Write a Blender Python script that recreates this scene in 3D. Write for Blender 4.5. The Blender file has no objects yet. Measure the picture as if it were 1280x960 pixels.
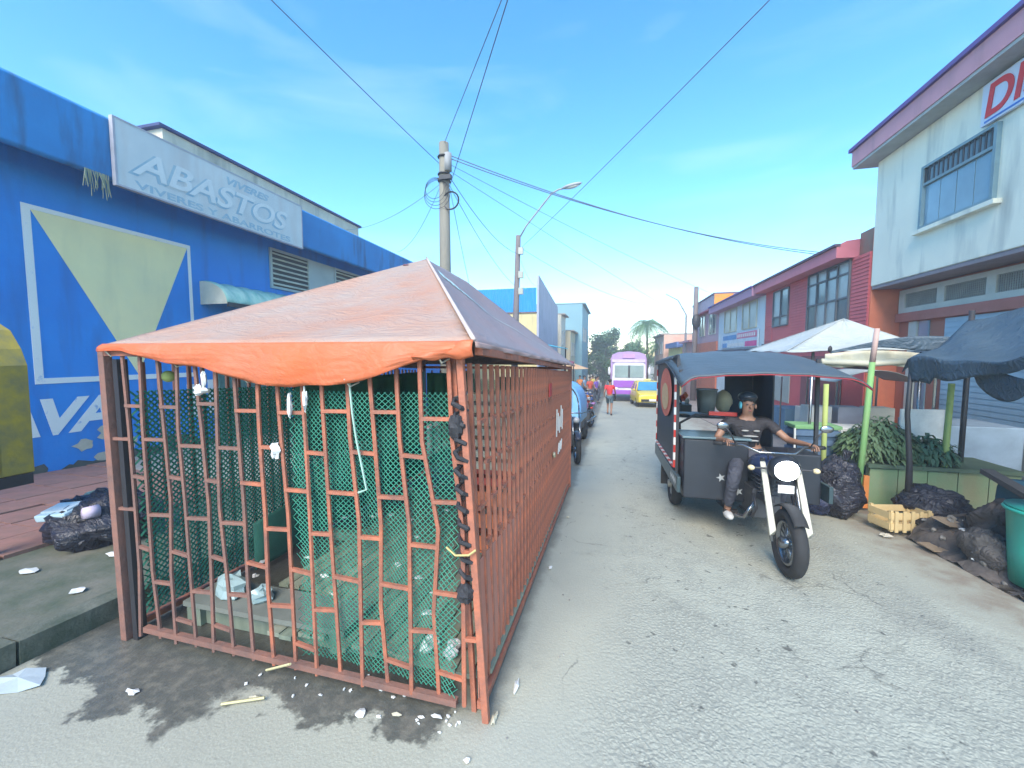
import bpy, bmesh, math, random
from mathutils import Vector, Matrix, Euler
R=math.radians; PI=math.pi
SC=bpy.context.scene; COL=SC.collection
random.seed(7)
SL=.045
def gz(y): return -SL*max(-30,min(60,y))
TILT=-math.atan(SL)
# ---------------- camera
cam=bpy.data.cameras.new('camera'); co=bpy.data.objects.new('camera',cam); COL.objects.link(co); SC.camera=co
co.location=(0,0,1.8); co.rotation_euler=(R(90-4.0),0,R(14.04))
cam.sensor_width=36; cam.lens=500/1280*36; cam.clip_end=2000; cam.clip_start=.05
SC.render.resolution_x=1024; SC.render.resolution_y=768
# ---------------- sky and sun
SUN_EL=R(42); SUN_AZ=R(184)   # compass bearing of the sun, clockwise from +y
w=bpy.data.worlds.new('World'); SC.world=w; w.use_nodes=True
wn=w.node_tree.nodes; wl=w.node_tree.links; wn.clear()
sky=wn.new('ShaderNodeTexSky'); sky.sky_type='NISHITA'; sky.sun_disc=False
sky.sun_elevation=SUN_EL; sky.sun_rotation=SUN_AZ; sky.air_density=1.0; sky.dust_density=.0; sky.ozone_density=2.2
bg=wn.new('ShaderNodeBackground'); bg.inputs[1].default_value=.15
wo=wn.new('ShaderNodeOutputWorld'); hs=wn.new('ShaderNodeHueSaturation'); hs.inputs['Saturation'].default_value=1.3; hs.inputs['Hue'].default_value=.492
wl.new(sky.outputs[0],hs.inputs['Color'])
tcw=wn.new('ShaderNodeTexCoord'); mpw=wn.new('ShaderNodeMapping'); mpw.inputs['Scale'].default_value=(1.6,1.6,6.5); wl.new(tcw.outputs['Generated'],mpw.inputs[0])
nw=wn.new('ShaderNodeTexNoise'); nw.inputs['Scale'].default_value=1.5; nw.inputs['Detail'].default_value=7; nw.inputs['Distortion'].default_value=.6; wl.new(mpw.outputs[0],nw.inputs['Vector'])
rw=wn.new('ShaderNodeMapRange'); rw.inputs[1].default_value=.5; rw.inputs[2].default_value=.78; rw.inputs[4].default_value=.16; wl.new(nw.outputs[0],rw.inputs[0])
xw=wn.new('ShaderNodeMix'); xw.data_type='RGBA'; wl.new(rw.outputs[0],xw.inputs[0]); wl.new(hs.outputs[0],xw.inputs[6]); xw.inputs[7].default_value=(3.6,4.2,4.9,1); wl.new(xw.outputs[2],bg.inputs[0]); wl.new(bg.outputs[0],wo.inputs[0])
sd=bpy.data.lights.new('sun','SUN'); so=bpy.data.objects.new('sun',sd); COL.objects.link(so)
sd.energy=2.3; sd.angle=R(38); sd.color=(1,.9,.76)
sv=Vector((math.sin(SUN_AZ)*math.cos(SUN_EL),math.cos(SUN_AZ)*math.cos(SUN_EL),math.sin(SUN_EL)))
so.rotation_euler=sv.to_track_quat('Z','Y').to_euler()
SC.view_settings.view_transform='Standard'; SC.view_settings.look='None'; SC.view_settings.exposure=1.5; SC.view_settings.gamma=1
try: SC.view_settings.use_curve_mapping=False
except Exception: pass
# ---------------- materials
MATS={}
def mat(name,c,c2=None,rough=.75,scale=3.,mix=.6,bump=.15,bscale=40.,metal=0.,stretch=(1,1,1),spec=None,streak=0.,emit=None,detail=5,dirt=None,off=0.,wrk=0.):
    if name in MATS: return MATS[name]
    m=bpy.data.materials.new(name); m.use_nodes=True; n=m.node_tree.nodes; l=m.node_tree.links
    b=n['Principled BSDF']; b.inputs['Roughness'].default_value=rough; b.inputs['Metallic'].default_value=metal
    if spec is not None: b.inputs['Specular IOR Level'].default_value=spec
    if c2 is None: c2=tuple(v*.72 for v in c)
    tc=n.new('ShaderNodeTexCoord'); mp=n.new('ShaderNodeMapping'); mp.inputs['Scale'].default_value=stretch
    l.new(tc.outputs['Object'],mp.inputs[0])
    t=n.new('ShaderNodeTexNoise'); t.inputs['Scale'].default_value=scale; t.inputs['Detail'].default_value=detail; t.inputs['Roughness'].default_value=.62
    l.new(mp.outputs[0],t.inputs['Vector'])
    r=n.new('ShaderNodeMapRange'); r.inputs[1].default_value=.5+off-.22/max(mix,.05)*.6; r.inputs[2].default_value=.5+off+.22/max(mix,.05)*.6
    l.new(t.outputs[0],r.inputs[0])
    x=n.new('ShaderNodeMix'); x.data_type='RGBA'; x.inputs[6].default_value=(*c,1); x.inputs[7].default_value=(*c2,1)
    l.new(r.outputs[0],x.inputs[0]); out=x.outputs[2]
    if streak>0:   # rain streaks and grime, long in z
        mp2=n.new('ShaderNodeMapping'); mp2.inputs['Scale'].default_value=(2.2,2.2,.35); l.new(tc.outputs['Object'],mp2.inputs[0])
        t2=n.new('ShaderNodeTexNoise'); t2.inputs['Scale'].default_value=1.6; t2.inputs['Detail'].default_value=7; l.new(mp2.outputs[0],t2.inputs['Vector'])
        r2=n.new('ShaderNodeMapRange'); r2.inputs[1].default_value=.5; r2.inputs[2].default_value=.75; r2.inputs[4].default_value=streak
        l.new(t2.outputs[0],r2.inputs[0])
        y=n.new('ShaderNodeMix'); y.data_type='RGBA'; l.new(r2.outputs[0],y.inputs[0]); l.new(out,y.inputs[6]); y.inputs[7].default_value=(*(dirt or (.1,.1,.085)),1); out=y.outputs[2]
    l.new(out,b.inputs['Base Color'])
    if bump>0:
        t3=n.new('ShaderNodeTexNoise'); t3.inputs['Scale'].default_value=bscale; t3.inputs['Detail'].default_value=4; l.new(tc.outputs['Object'],t3.inputs['Vector'])
        bp=n.new('ShaderNodeBump'); bp.inputs['Strength'].default_value=bump; bp.inputs['Distance'].default_value=.01
        l.new(t3.outputs[0],bp.inputs['Height']); l.new(bp.outputs[0],b.inputs['Normal'])
    if wrk>0:
        mq=n.new('ShaderNodeMapping'); mq.inputs['Rotation'].default_value=(.3,.2,.6); mq.inputs['Scale'].default_value=(1,2.4,1.6); l.new(tc.outputs['Object'],mq.inputs[0])
        tq=n.new('ShaderNodeTexNoise'); tq.inputs['Scale'].default_value=2.6; tq.inputs['Detail'].default_value=6; tq.inputs['Distortion'].default_value=2.2; l.new(mq.outputs[0],tq.inputs['Vector'])
        ab=n.new('ShaderNodeMath'); ab.operation='SUBTRACT'; ab.inputs[1].default_value=.5; l.new(tq.outputs[0],ab.inputs[0]); a2=n.new('ShaderNodeMath'); a2.operation='ABSOLUTE'; l.new(ab.outputs[0],a2.inputs[0])
        bq=n.new('ShaderNodeBump'); bq.inputs['Strength'].default_value=min(1,wrk); bq.inputs['Distance'].default_value=.09; l.new(a2.outputs[0],bq.inputs['Height'])
        if b.inputs['Normal'].links: l.new(b.inputs['Normal'].links[0].from_socket,bq.inputs['Normal'])
        l.new(bq.outputs[0],b.inputs['Normal'])
    if emit: b.inputs['Emission Color'].default_value=(*emit[0],1); b.inputs['Emission Strength'].default_value=emit[1]
    MATS[name]=m; return m
def glass(name,c,rough=.12):
    return mat(name,c,tuple(v*.6 for v in c),rough=rough,scale=.9,bump=0,spec=.8)
# ---------------- geometry
class M:
    def __init__(s): s.v=[]; s.f=[]
    def add(s,vs,fs):
        o=len(s.v); s.v+= [tuple(p) for p in vs]; s.f+= [tuple(i+o for i in f) for f in fs]; return s
    def box(s,c,d,rot=None,taper=1.):
        x,y,z=[k/2 for k in d]; vs=[Vector((sx*x*(taper if sz>0 else 1),sy*y*(taper if sz>0 else 1),sz*z)) for sx in(-1,1) for sy in(-1,1) for sz in(-1,1)]
        if rot is not None:
            mm=Euler(rot).to_matrix(); vs=[mm@v for v in vs]
        vs=[v+Vector(c) for v in vs]
        return s.add(vs,[(0,1,3,2),(4,6,7,5),(0,4,5,1),(2,3,7,6),(0,2,6,4),(1,5,7,3)])
    def b2(s,a,b):   # box from min corner to max corner
        return s.box([(p+q)/2 for p,q in zip(a,b)],[abs(q-p) for p,q in zip(a,b)])
    def beam(s,p,q,w,h=None):
        h=h or w; p=Vector(p); q=Vector(q); d=(q-p); u=d.normalized()
        a=u.cross(Vector((0,0,1))); a=Vector((1,0,0)) if a.length<1e-3 else a.normalized(); b=a.cross(u)
        vs=[o+a*sx*w/2+b*sy*h/2 for o in(p,q) for sx,sy in((-1,-1),(1,-1),(1,1),(-1,1))]
        return s.add(vs,[(3,2,1,0),(4,5,6,7),(0,1,5,4),(1,2,6,5),(2,3,7,6),(3,0,4,7)])
    def tube(s,pts,r,n=8,cap=True):
        pts=[Vector(p) for p in pts]; rr=r if isinstance(r,(list,tuple)) else [r]*len(pts); vs=[]; fs=[]; a=None
        for i,p in enumerate(pts):
            d=(pts[min(i+1,len(pts)-1)]-pts[max(i-1,0)]).normalized()
            if a is None:
                a=d.cross(Vector((0,0,1))); a=d.cross(Vector((1,0,0))).normalized() if a.length<.05 else a.normalized()
            else:
                a=(a-d*a.dot(d)).normalized()
            b=d.cross(a)
            for k in range(n): t=2*PI*k/n; vs.append(p+(a*math.cos(t)+b*math.sin(t))*rr[i])
        for i in range(len(pts)-1):
            for k in range(n): fs.append((i*n+k,i*n+(k+1)%n,(i+1)*n+(k+1)%n,(i+1)*n+k))
        if cap: fs+=[tuple(range(n))[::-1],tuple((len(pts)-1)*n+k for k in range(n))]
        return s.add(vs,fs)
    def sph(s,c,r,n=12,m=8,jit=0.,rot=None):
        r=r if isinstance(r,(list,tuple)) else (r,r,r); vs=[];fs=[]; mm=Euler(rot).to_matrix() if rot else None
        for i in range(m+1):
            ph=PI*i/m
            for k in range(n):
                t=2*PI*k/n; j=1+random.uniform(-jit,jit)
                v=Vector((math.sin(ph)*math.cos(t)*r[0]*j,math.sin(ph)*math.sin(t)*r[1]*j,math.cos(ph)*r[2]*j))
                if mm: v=mm@v
                vs.append(v+Vector(c))
        for i in range(m):
            for k in range(n): fs.append((i*n+k,(i+1)*n+k,(i+1)*n+(k+1)%n,i*n+(k+1)%n))
        return s.add(vs,fs)
    def torus(s,c,R0,r,axis='x',n=24,m=8,sq=1.):
        vs=[];fs=[]
        for i in range(n):
            t=2*PI*i/n
            for k in range(m):
                p=2*PI*k/m; q=R0+r*math.cos(p); h=r*math.sin(p)*sq
                v=(h,q*math.cos(t),q*math.sin(t)) if axis=='x' else (q*math.cos(t),h,q*math.sin(t)) if axis=='y' else (q*math.cos(t),q*math.sin(t),h)
                vs.append(Vector(v)+Vector(c))
        for i in range(n):
            for k in range(m): fs.append((i*m+k,((i+1)%n)*m+k,((i+1)%n)*m+(k+1)%m,i*m+(k+1)%m))
        return s.add(vs,fs)
    def grid(s,fn,nu,nv,thick=None):
        vs=[fn(i/nu,j/nv) for i in range(nu+1) for j in range(nv+1)]
        fs=[(i*(nv+1)+j,(i+1)*(nv+1)+j,(i+1)*(nv+1)+j+1,i*(nv+1)+j+1) for i in range(nu) for j in range(nv)]
        return s.add(vs,fs)
    def prism(s,prof,axis,a,b):   # outline extruded along an axis
        n=len(prof); f=(lambda u,v,t:(t,u,v)) if axis=='x' else (lambda u,v,t:(u,t,v)) if axis=='y' else (lambda u,v,t:(u,v,t))
        vs=[f(u,v,a) for u,v in prof]+[f(u,v,b) for u,v in prof]
        return s.add(vs,[tuple(range(n))[::-1],tuple(range(n,2*n))]+[(i,(i+1)%n,n+(i+1)%n,n+i) for i in range(n)])
    def mesh(s,name,m,smooth=False):
        me=bpy.data.meshes.new(name); me.from_pydata([tuple(v) for v in s.v],[],s.f); me.materials.append(m)
        bm=bmesh.new(); bm.from_mesh(me); bmesh.ops.remove_doubles(bm,verts=bm.verts,dist=1e-5); bmesh.ops.recalc_face_normals(bm,faces=bm.faces); bm.to_mesh(me); bm.free()
        if smooth:
            me.polygons.foreach_set('use_smooth',[True]*len(me.polygons))
        me.update(); return me
    def build(s,name,m,parent=None,local=False,smooth=False,bevel=0,solid=0,kind=None,label=None,sub=0):
        if parent is not None and not local:
            o_=parent; mt=Matrix.Identity(4)
            while o_: mt=o_.matrix_basis@mt; o_=o_.parent
            mi=mt.inverted(); s.v=[tuple(mi@Vector(v)) for v in s.v]
        me=s.mesh(name,m,smooth); o=bpy.data.objects.new(name,me); COL.objects.link(o)
        if parent is not None: o.parent=parent
        if solid: d=o.modifiers.new('solid','SOLIDIFY'); d.thickness=solid; d.offset=0
        if sub: d=o.modifiers.new('sub','SUBSURF'); d.levels=sub; d.render_levels=sub
        if bevel: d=o.modifiers.new('bevel','BEVEL'); d.width=bevel; d.segments=2; d.limit_method='ANGLE'; d.angle_limit=R(40); me.polygons.foreach_set('use_smooth',[True]*len(me.polygons)); w_=o.modifiers.new('wn','WEIGHTED_NORMAL')
        if kind: o['kind']=kind
        if label: o['label']=label
        return o
def tag(o,label,cat,group=None):
    o['label']=label; o['category']=cat
    if group: o['group']=group
    return o
def thing(name,label,cat,loc,rot=(0,0,0),group=None):
    o=bpy.data.objects.new(name,None); o.empty_display_size=.2; COL.objects.link(o); o.location=loc; o.rotation_euler=rot
    o.matrix_basis=Matrix.Translation(loc)@Euler(rot).to_matrix().to_4x4()
    return tag(o,label,cat,group)
def piece(name,me,parent,loc,rot=(0,0,0),scale=(1,1,1)):
    o=bpy.data.objects.new(name,me); COL.objects.link(o); o.parent=parent; o.location=loc; o.rotation_euler=rot; o.scale=scale; return o
def copy_tree(o,parent=None):
    kids=list(o.children); c=o.copy(); COL.objects.link(c); c.parent=parent
    for k in kids: copy_tree(k,c)
    return c
def text(name,st,size,m,parent,origin,side,shear=0.,off=.0,ext=.004,sx=1.,zs=1.,label=None,space=1.):
    """flat lettering. side: 'L' on a wall facing +x, 'R' on a wall facing -x, 'F' facing -y"""
    cu=bpy.data.curves.new(name,'FONT'); cu.body=st; cu.size=size; cu.shear=shear; cu.offset=off; cu.extrude=ext; cu.space_character=space
    t=bpy.data.objects.new('tmp',cu); COL.objects.link(t); bpy.context.view_layer.update()
    me=bpy.data.meshes.new_from_object(t.evaluated_get(bpy.context.evaluated_depsgraph_get())); bpy.data.objects.remove(t); me.name=name
    ax={'L':((0,1,0),(0,0,1),(1,0,0)),'R':((0,-1,0),(0,0,1),(-1,0,0)),'F':((1,0,0),(0,0,1),(0,-1,0))}[side]
    mt=Matrix((ax[0],ax[1],ax[2])).transposed().to_4x4(); mt=Matrix.Translation(Vector(origin)-(parent.location if parent else Vector()))@mt@Matrix.Diagonal((sx,zs,1,1))
    me.transform(mt); me.materials.clear(); me.materials.append(m)
    o=bpy.data.objects.new(name,me); COL.objects.link(o); o.parent=parent
    if label:o['label']=label
    return o
def nz(x,y,s=1.,k=0.):
    return math.sin(x*2.3*s+k)*math.cos(y*1.7*s+k*1.3)+.5*math.sin(x*5.1*s+y*3.7*s+k*2.1)+.3*math.sin(x*11.3*s-y*8.9*s+k)

# ======================= GROUND =======================
def ground_mat():
    m=bpy.data.materials.new('asphalt'); m.use_nodes=True; n=m.node_tree.nodes; l=m.node_tree.links; b=n['Principled BSDF']
    tc=n.new('ShaderNodeTexCoord')
    def noise(s,d=5,r=.6):
        t=n.new('ShaderNodeTexNoise'); t.inputs['Scale'].default_value=s; t.inputs['Detail'].default_value=d; t.inputs['Roughness'].default_value=r; l.new(tc.outputs['Object'],t.inputs['Vector']); return t.outputs[0]
    def rng(i,a,b_,c=0,d=1):
        t=n.new('ShaderNodeMapRange'); t.inputs[1].default_value=a; t.inputs[2].default_value=b_; t.inputs[3].default_value=c; t.inputs[4].default_value=d; t.interpolation_type='SMOOTHSTEP'; l.new(i,t.inputs[0]); return t.outputs[0]
    def mix(f,a,b_):
        t=n.new('ShaderNodeMix'); t.data_type='RGBA'; l.new(f,t.inputs[0])
        for i,q in((6,a),(7,b_)):
            if isinstance(q,tuple): t.inputs[i].default_value=(*q,1)
            else: l.new(q,t.inputs[i])
        return t.outputs[2]
    def mth(op,a,b_=None):
        t=n.new('ShaderNodeMath'); t.operation=op
        for i,q in((0,a),(1,b_)):
            if q is None: continue
            if isinstance(q,(int,float)): t.inputs[i].default_value=q
            else: l.new(q,t.inputs[i])
        return t.outputs[0]
    sp=n.new('ShaderNodeSeparateXYZ'); l.new(tc.outputs['Object'],sp.inputs[0]); X=sp.outputs[0]; Y=sp.outputs[1]
    base=mix(rng(noise(.55,6),.35,.68),(.45,.455,.365),(.36,.365,.30))
    # rough worn lane with coarse stones
    lane=mth('MULTIPLY',rng(mth('ADD',X,mth('MULTIPLY',noise(.9,4),1.2)),-.35+.6,.45+.6),rng(mth('ADD',X,mth('MULTIPLY',noise(1.1,4),1.2)),2.1+.6,3.0+.6,1,0))
    vo=n.new('ShaderNodeTexVoronoi'); vo.inputs['Scale'].default_value=44; vo.inputs['Randomness'].default_value=1
    dn=n.new('ShaderNodeTexNoise'); dn.inputs['Scale'].default_value=26; dn.inputs['Detail'].default_value=3; l.new(tc.outputs['Object'],dn.inputs['Vector'])
    dm=n.new('ShaderNodeVectorMath'); dm.operation='MULTIPLY_ADD'; dm.inputs[1].default_value=(.045,.045,.045); l.new(dn.outputs['Color'],dm.inputs[0]); l.new(tc.outputs['Object'],dm.inputs[2]); l.new(dm.outputs[0],vo.inputs['Vector'])
    vr=n.new('ShaderNodeTexVoronoi'); vr.inputs['Scale'].default_value=90; l.new(tc.outputs['Object'],vr.inputs['Vector'])
    stone=mix(rng(vo.outputs['Distance'],.16,.5),(.52,.52,.42),(.29,.295,.245))
    fine=mix(rng(vr.outputs['Distance'],.1,.6),(.44,.44,.36),(.3,.3,.255))
    c=mix(mth('MULTIPLY',lane,rng(noise(5,5),.35,.62,.15,.8)),mix(.45,base,fine) if False else base,stone)
    mf=n.new('ShaderNodeMix'); mf.data_type='RGBA'; mf.inputs[0].default_value=.3; l.new(c,mf.inputs[6]); l.new(fine,mf.inputs[7]); c=mf.outputs[2]
    holes=rng(noise(11,3,.5),.66,.72); c=mix(mth('MULTIPLY',holes,mth('MULTIPLY',lane,.7)),c,(.045,.048,.046))
    # white specks of grit
    sw=rng(noise(70,2,.5),.74,.77); c=mix(mth('MULTIPLY',sw,.6),c,(.55,.55,.5))
    # wet dirt that seeps out from under the cage
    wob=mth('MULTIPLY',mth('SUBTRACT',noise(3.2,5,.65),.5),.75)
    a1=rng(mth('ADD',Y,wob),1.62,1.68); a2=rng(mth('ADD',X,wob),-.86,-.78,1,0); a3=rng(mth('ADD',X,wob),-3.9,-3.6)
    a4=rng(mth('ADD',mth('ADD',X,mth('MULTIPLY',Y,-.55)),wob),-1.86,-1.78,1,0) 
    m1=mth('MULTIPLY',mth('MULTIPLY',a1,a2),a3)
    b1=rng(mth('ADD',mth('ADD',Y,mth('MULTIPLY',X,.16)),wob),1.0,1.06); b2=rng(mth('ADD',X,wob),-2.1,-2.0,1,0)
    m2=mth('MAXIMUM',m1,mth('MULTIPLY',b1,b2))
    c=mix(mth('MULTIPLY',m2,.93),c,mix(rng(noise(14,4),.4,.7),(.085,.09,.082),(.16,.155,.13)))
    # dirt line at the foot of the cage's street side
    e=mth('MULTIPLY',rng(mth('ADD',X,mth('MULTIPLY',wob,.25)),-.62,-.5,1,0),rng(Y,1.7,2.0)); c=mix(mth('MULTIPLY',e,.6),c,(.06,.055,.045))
    # repaired patches and cracks
    vc=n.new('ShaderNodeTexVoronoi'); vc.feature='DISTANCE_TO_EDGE'; vc.inputs['Scale'].default_value=.9
    dn2=n.new('ShaderNodeTexNoise'); dn2.inputs['Scale'].default_value=3; dn2.inputs['Detail'].default_value=5; l.new(tc.outputs['Object'],dn2.inputs['Vector'])
    dm2=n.new('ShaderNodeVectorMath'); dm2.operation='MULTIPLY_ADD'; dm2.inputs[1].default_value=(.5,.5,.5); l.new(dn2.outputs['Color'],dm2.inputs[0]); l.new(tc.outputs['Object'],dm2.inputs[2]); l.new(dm2.outputs[0],vc.inputs['Vector'])
    ck=mth('MULTIPLY',rng(vc.outputs['Distance'],.0,.012,1,0),rng(noise(.8,3),.5,.6)); c=mix(mth('MULTIPLY',ck,.55),c,(.09,.09,.08))
    tk=mth('MULTIPLY',rng(mth('ABSOLUTE',mth('SUBTRACT',mth('ADD',X,mth('MULTIPLY',noise(.4,2),.5)),2.45)),.1,.32,1,0),rng(noise(1.3,4),.35,.65)); c=mix(mth('MULTIPLY',tk,.3),c,(.16,.16,.15))
    kd=mth('MULTIPLY',rng(mth('ADD',X,mth('MULTIPLY',noise(2.5,5),.7)),2.55+.35,3.2+.35),rng(noise(5,5),.3,.65,.35,1)); c=mix(mth('MULTIPLY',kd,.75),c,(.22,.16,.12))
    # oil and tyre marks
    o1=rng(noise(1.7,5,.6),.6,.78); c=mix(mth('MULTIPLY',o1,.35),c,(.08,.08,.078))
    l.new(c,b.inputs['Base Color'])
    rr=n.new('ShaderNodeMapRange'); rr.inputs[3].default_value=.72; rr.inputs[4].default_value=.3; l.new(m2,rr.inputs[0]); l.new(rr.outputs[0],b.inputs['Roughness'])
    h=mth('ADD',mth('MULTIPLY',mth('MULTIPLY',vo.outputs['Distance'],-1.2),mth('ADD',lane,.12)),mth('MULTIPLY',noise(60,4),.7))
    bp=n.new('ShaderNodeBump'); bp.inputs['Strength'].default_value=.55; bp.inputs['Distance'].default_value=.009; l.new(h,bp.inputs['Height']); l.new(bp.outputs[0],b.inputs['Normal'])
    return m
ASPH=ground_mat()
YS=[-300,-30,-10,0,3,6,10,20,30,45,60,300]
def strip(x0,x1,dz,y0=-300,y1=300,nx=2):
    ys=[y for y in YS if y0<y<y1]; ys=[y0]+ys+[y1]; mm=M(); vs=[];
    for y in ys:
        for i in range(nx+1): vs.append((x0+(x1-x0)*i/nx,y,gz(y)+dz))
    fs=[(j*(nx+1)+i,j*(nx+1)+i+1,(j+1)*(nx+1)+i+1,(j+1)*(nx+1)+i) for j in range(len(ys)-1) for i in range(nx)]
    return mm.add(vs,fs)
m_earth=mat('packed_earth',(.2,.17,.13),(.12,.11,.085),scale=.8)
strip(-300,300,-.02).build('ground',m_earth,kind='structure')
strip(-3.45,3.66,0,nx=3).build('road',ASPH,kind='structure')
# left pavement: mossy concrete verge + laid slabs + kerb stones
m_moss=mat('mossy_concrete',(.17,.165,.13),(.06,.085,.05),scale=1.6,mix=.9,bump=.5,bscale=25)
m_red=mat('reddish_slab',(.36,.17,.13),(.22,.13,.1),scale=6,bump=.3)
m_pale=mat('pale_slab',(.4,.37,.32),(.25,.24,.2),scale=5,bump=.3)
m_kerb=mat('kerb_concrete',(.16,.165,.13),(.055,.075,.05),scale=4,mix=.9,bump=.5)
def pv(x0,x1,h,y0,y1,dz=0):
    mm=M(); ys=[y for y in YS if y0<y<y1]; ys=[y0]+ys+[y1]
    for a,b in zip(ys[:-1],ys[1:]):
        mm.add([(x0,a,gz(a)-.3),(x1,a,gz(a)-.3),(x1,b,gz(b)-.3),(x0,b,gz(b)-.3),(x0,a,gz(a)+h),(x1,a,gz(a)+h),(x1,b,gz(b)+h),(x0,b,gz(b)+h)],[(4,5,6,7),(0,1,5,4),(1,2,6,5),(2,3,7,6),(3,0,4,7)])
    return mm
pav=pv(-9.5,-3.62,.13,-30,60).build('pavement',m_moss,kind='structure')
sl=M().box((0,0,0),(.49,.49,.05)); me_r=sl.mesh('paving_slab',m_red); 
sl=M().box((0,0,0),(.49,.49,.05)); me_p=sl.mesh('paving_slab',m_pale)
for i in range(7):
    for j in range(30):
        y=.4+j*.51; x=-8.42+i*.51
        if x>-5.3 : continue
        piece('paving_slab',me_r if (y<4.6 or (i+j)%9==0) else me_p,pav,(x,y,gz(y)+.135+random.uniform(-.006,.006)),(TILT+random.uniform(-.01,.01),random.uniform(-.01,.01),0))
kb=M().box((0,0,0),(.17,.985,.42)); me_k=kb.mesh('kerb_stone',m_kerb)
kl=M().box((-3.535,0,-30),(.1,.1,.1))
for j in range(26):
    y=-3+j*1.0; piece('kerb_stone',me_k,pav,(-3.54+random.uniform(-.01,.01),y,gz(y)-.065+random.uniform(-.008,.008)),(TILT,random.uniform(-.03,.03),random.uniform(-.012,.012)))
m_conc=mat('worn_concrete',(.36,.29,.24),(.24,.2,.17),scale=1.3,mix=.8,bump=.4,bscale=30)
pav2=pv(3.64,9.5,.022,-30,60).build('pavement',m_conc,kind='structure')

# ======================= LEFT: BLUE BUILDING =======================
m_blue=mat('blue_wall_paint',(.006,.2,.62),(.012,.27,.72),scale=.7,streak=.5,dirt=(.03,.1,.26),bump=.25,bscale=18,rough=.6)
m_fasc=mat('blue_fascia_paint',(.02,.25,.58),(.015,.17,.42),scale=.8,streak=.9,dirt=(.03,.06,.1),bump=.4,bscale=14)
m_white=mat('white_wall_paint',(.78,.78,.74),(.62,.62,.6),scale=8,bump=.1)
m_tri=mat('pale_yellow_paint',(.95,.82,.42),(.82,.72,.4),scale=1.2,bump=.1,streak=.2,dirt=(.4,.38,.25))
m_cream=mat('cream_plaster',(.75,.64,.46),(.5,.43,.32),scale=1.2,streak=.5)
m_dark=mat('dark_metal',(.035,.035,.04),rough=.5)
m_black=mat('black_rubber',(.018,.018,.02),(.03,.03,.03),rough=.8)
B=thing('shop_building','long blue market building with yellow triangle painted on its wall','building',(-8.7,8,gz(8)))
WX=-8.7
wm=M()
wm.b2((-14,-8,-1.5),(WX,24,5.1)); wm.build('wall',m_blue,B)
fm=M(); fm.prism([(-8.05,4.68),(-8.0,4.72),(-7.98,5.62),(-8.1,5.7),(-12,5.95),(-12,5.1),(WX+.0,5.1),(WX,4.9)],'y',-8,24.0); fm.build('eave',m_fasc,B,bevel=.02)
um=M(); um.b2((-13,6.6,5.6),(-9.1,13.2,6.5)); um.build('upper_wall',m_cream,B)
um=M(); um.b2((-13.1,6.5,6.505),(-9.03,13.3,6.56)); um.build('roof_edge',mat('dark_blue_edge',(.05,.06,.16),rough=.6),B)
# white frame, triangle
X=WX
fr=M()
z0,z1=1.36,4.12; ya,yb=4.22,6.72
fr.b2((X,ya,z0),(X+.012,ya+.1,z1)); fr.b2((X,yb-.06,z0),(X+.012,yb,z1)); fr.b2((X,ya+.1,z0),(X+.012,yb-.06,z0+.09)); fr.b2((X,ya+.1,z1-.07),(X+.012,yb-.06,z1))
m_wornw=mat('worn_white_paint',(.8,.8,.74),(.1,.3,.62),scale=5,mix=2.6,off=.17,bump=.1,detail=8)
fr.build('painted_frame',m_wornw,B)
t=M(); t.add([(X+.006,ya+.1,z1-.072),(X+.006,yb-.062,z1-.072),(X+.006,5.63,z0+.092)],[(0,1,2)]); t.build('painted_triangle',m_tri,B)
text('painted_letters','AVA',.78,m_wornw,B,(X+.004,3.62,.56),'L',shear=.25,off=.028,ext=.003,sx=1.1,space=.9)
# peeled plaster patches
pm=M(); random.seed(3)
def blob(mm,y,z,r,n=14,x=X+.005):
    a=[r*random.uniform(.6,1.15) for _ in range(n)]; vs=[(x,y,z)]+[(x,y+a[k]*math.cos(2*PI*k/n)*1.2,z+a[k]*math.sin(2*PI*k/n)*.8) for k in range(n)]
    mm.add(vs,[(0,1+k,1+(k+1)%n) for k in range(n)])
for y,z,r in((4.75,.3,.13),(5.15,.45,.2),(5.35,.2,.16),(5.0,.05,.1),(7.6,1.3,.25),(8.2,.9,.3),(9.1,1.2,.3)): pm=M(); blob(pm,y,z,r); pm.build('peeled_patch',mat('bare_plaster',(.62,.56,.42),(.45,.4,.3),scale=9),B)
pm=M()
for k in range(26): y=2.8+k*.42; blob(pm,y,-.12+random.uniform(-.1,.1),random.uniform(.2,.42),x=X+.003+.0005*(k%3))
pm.build('damp_stain',mat('damp_wall_base',(.12,.13,.11),(.05,.06,.055),scale=3),B)
# white boards / shapes seen through the cage
pm=M()
for y,z,wd,hg in((6.5,.85,.22,.7),(6.95,.9,.16,.75),(7.4,.85,.45,.5),(8.3,1.1,.5,.3),(9.4,.9,.3,.5)): pm=M(); pm.b2((X,y,z-hg/2),(X+.006,y+wd,z+hg/2)); pm.build('white_paint_patch',m_white,B)

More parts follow.
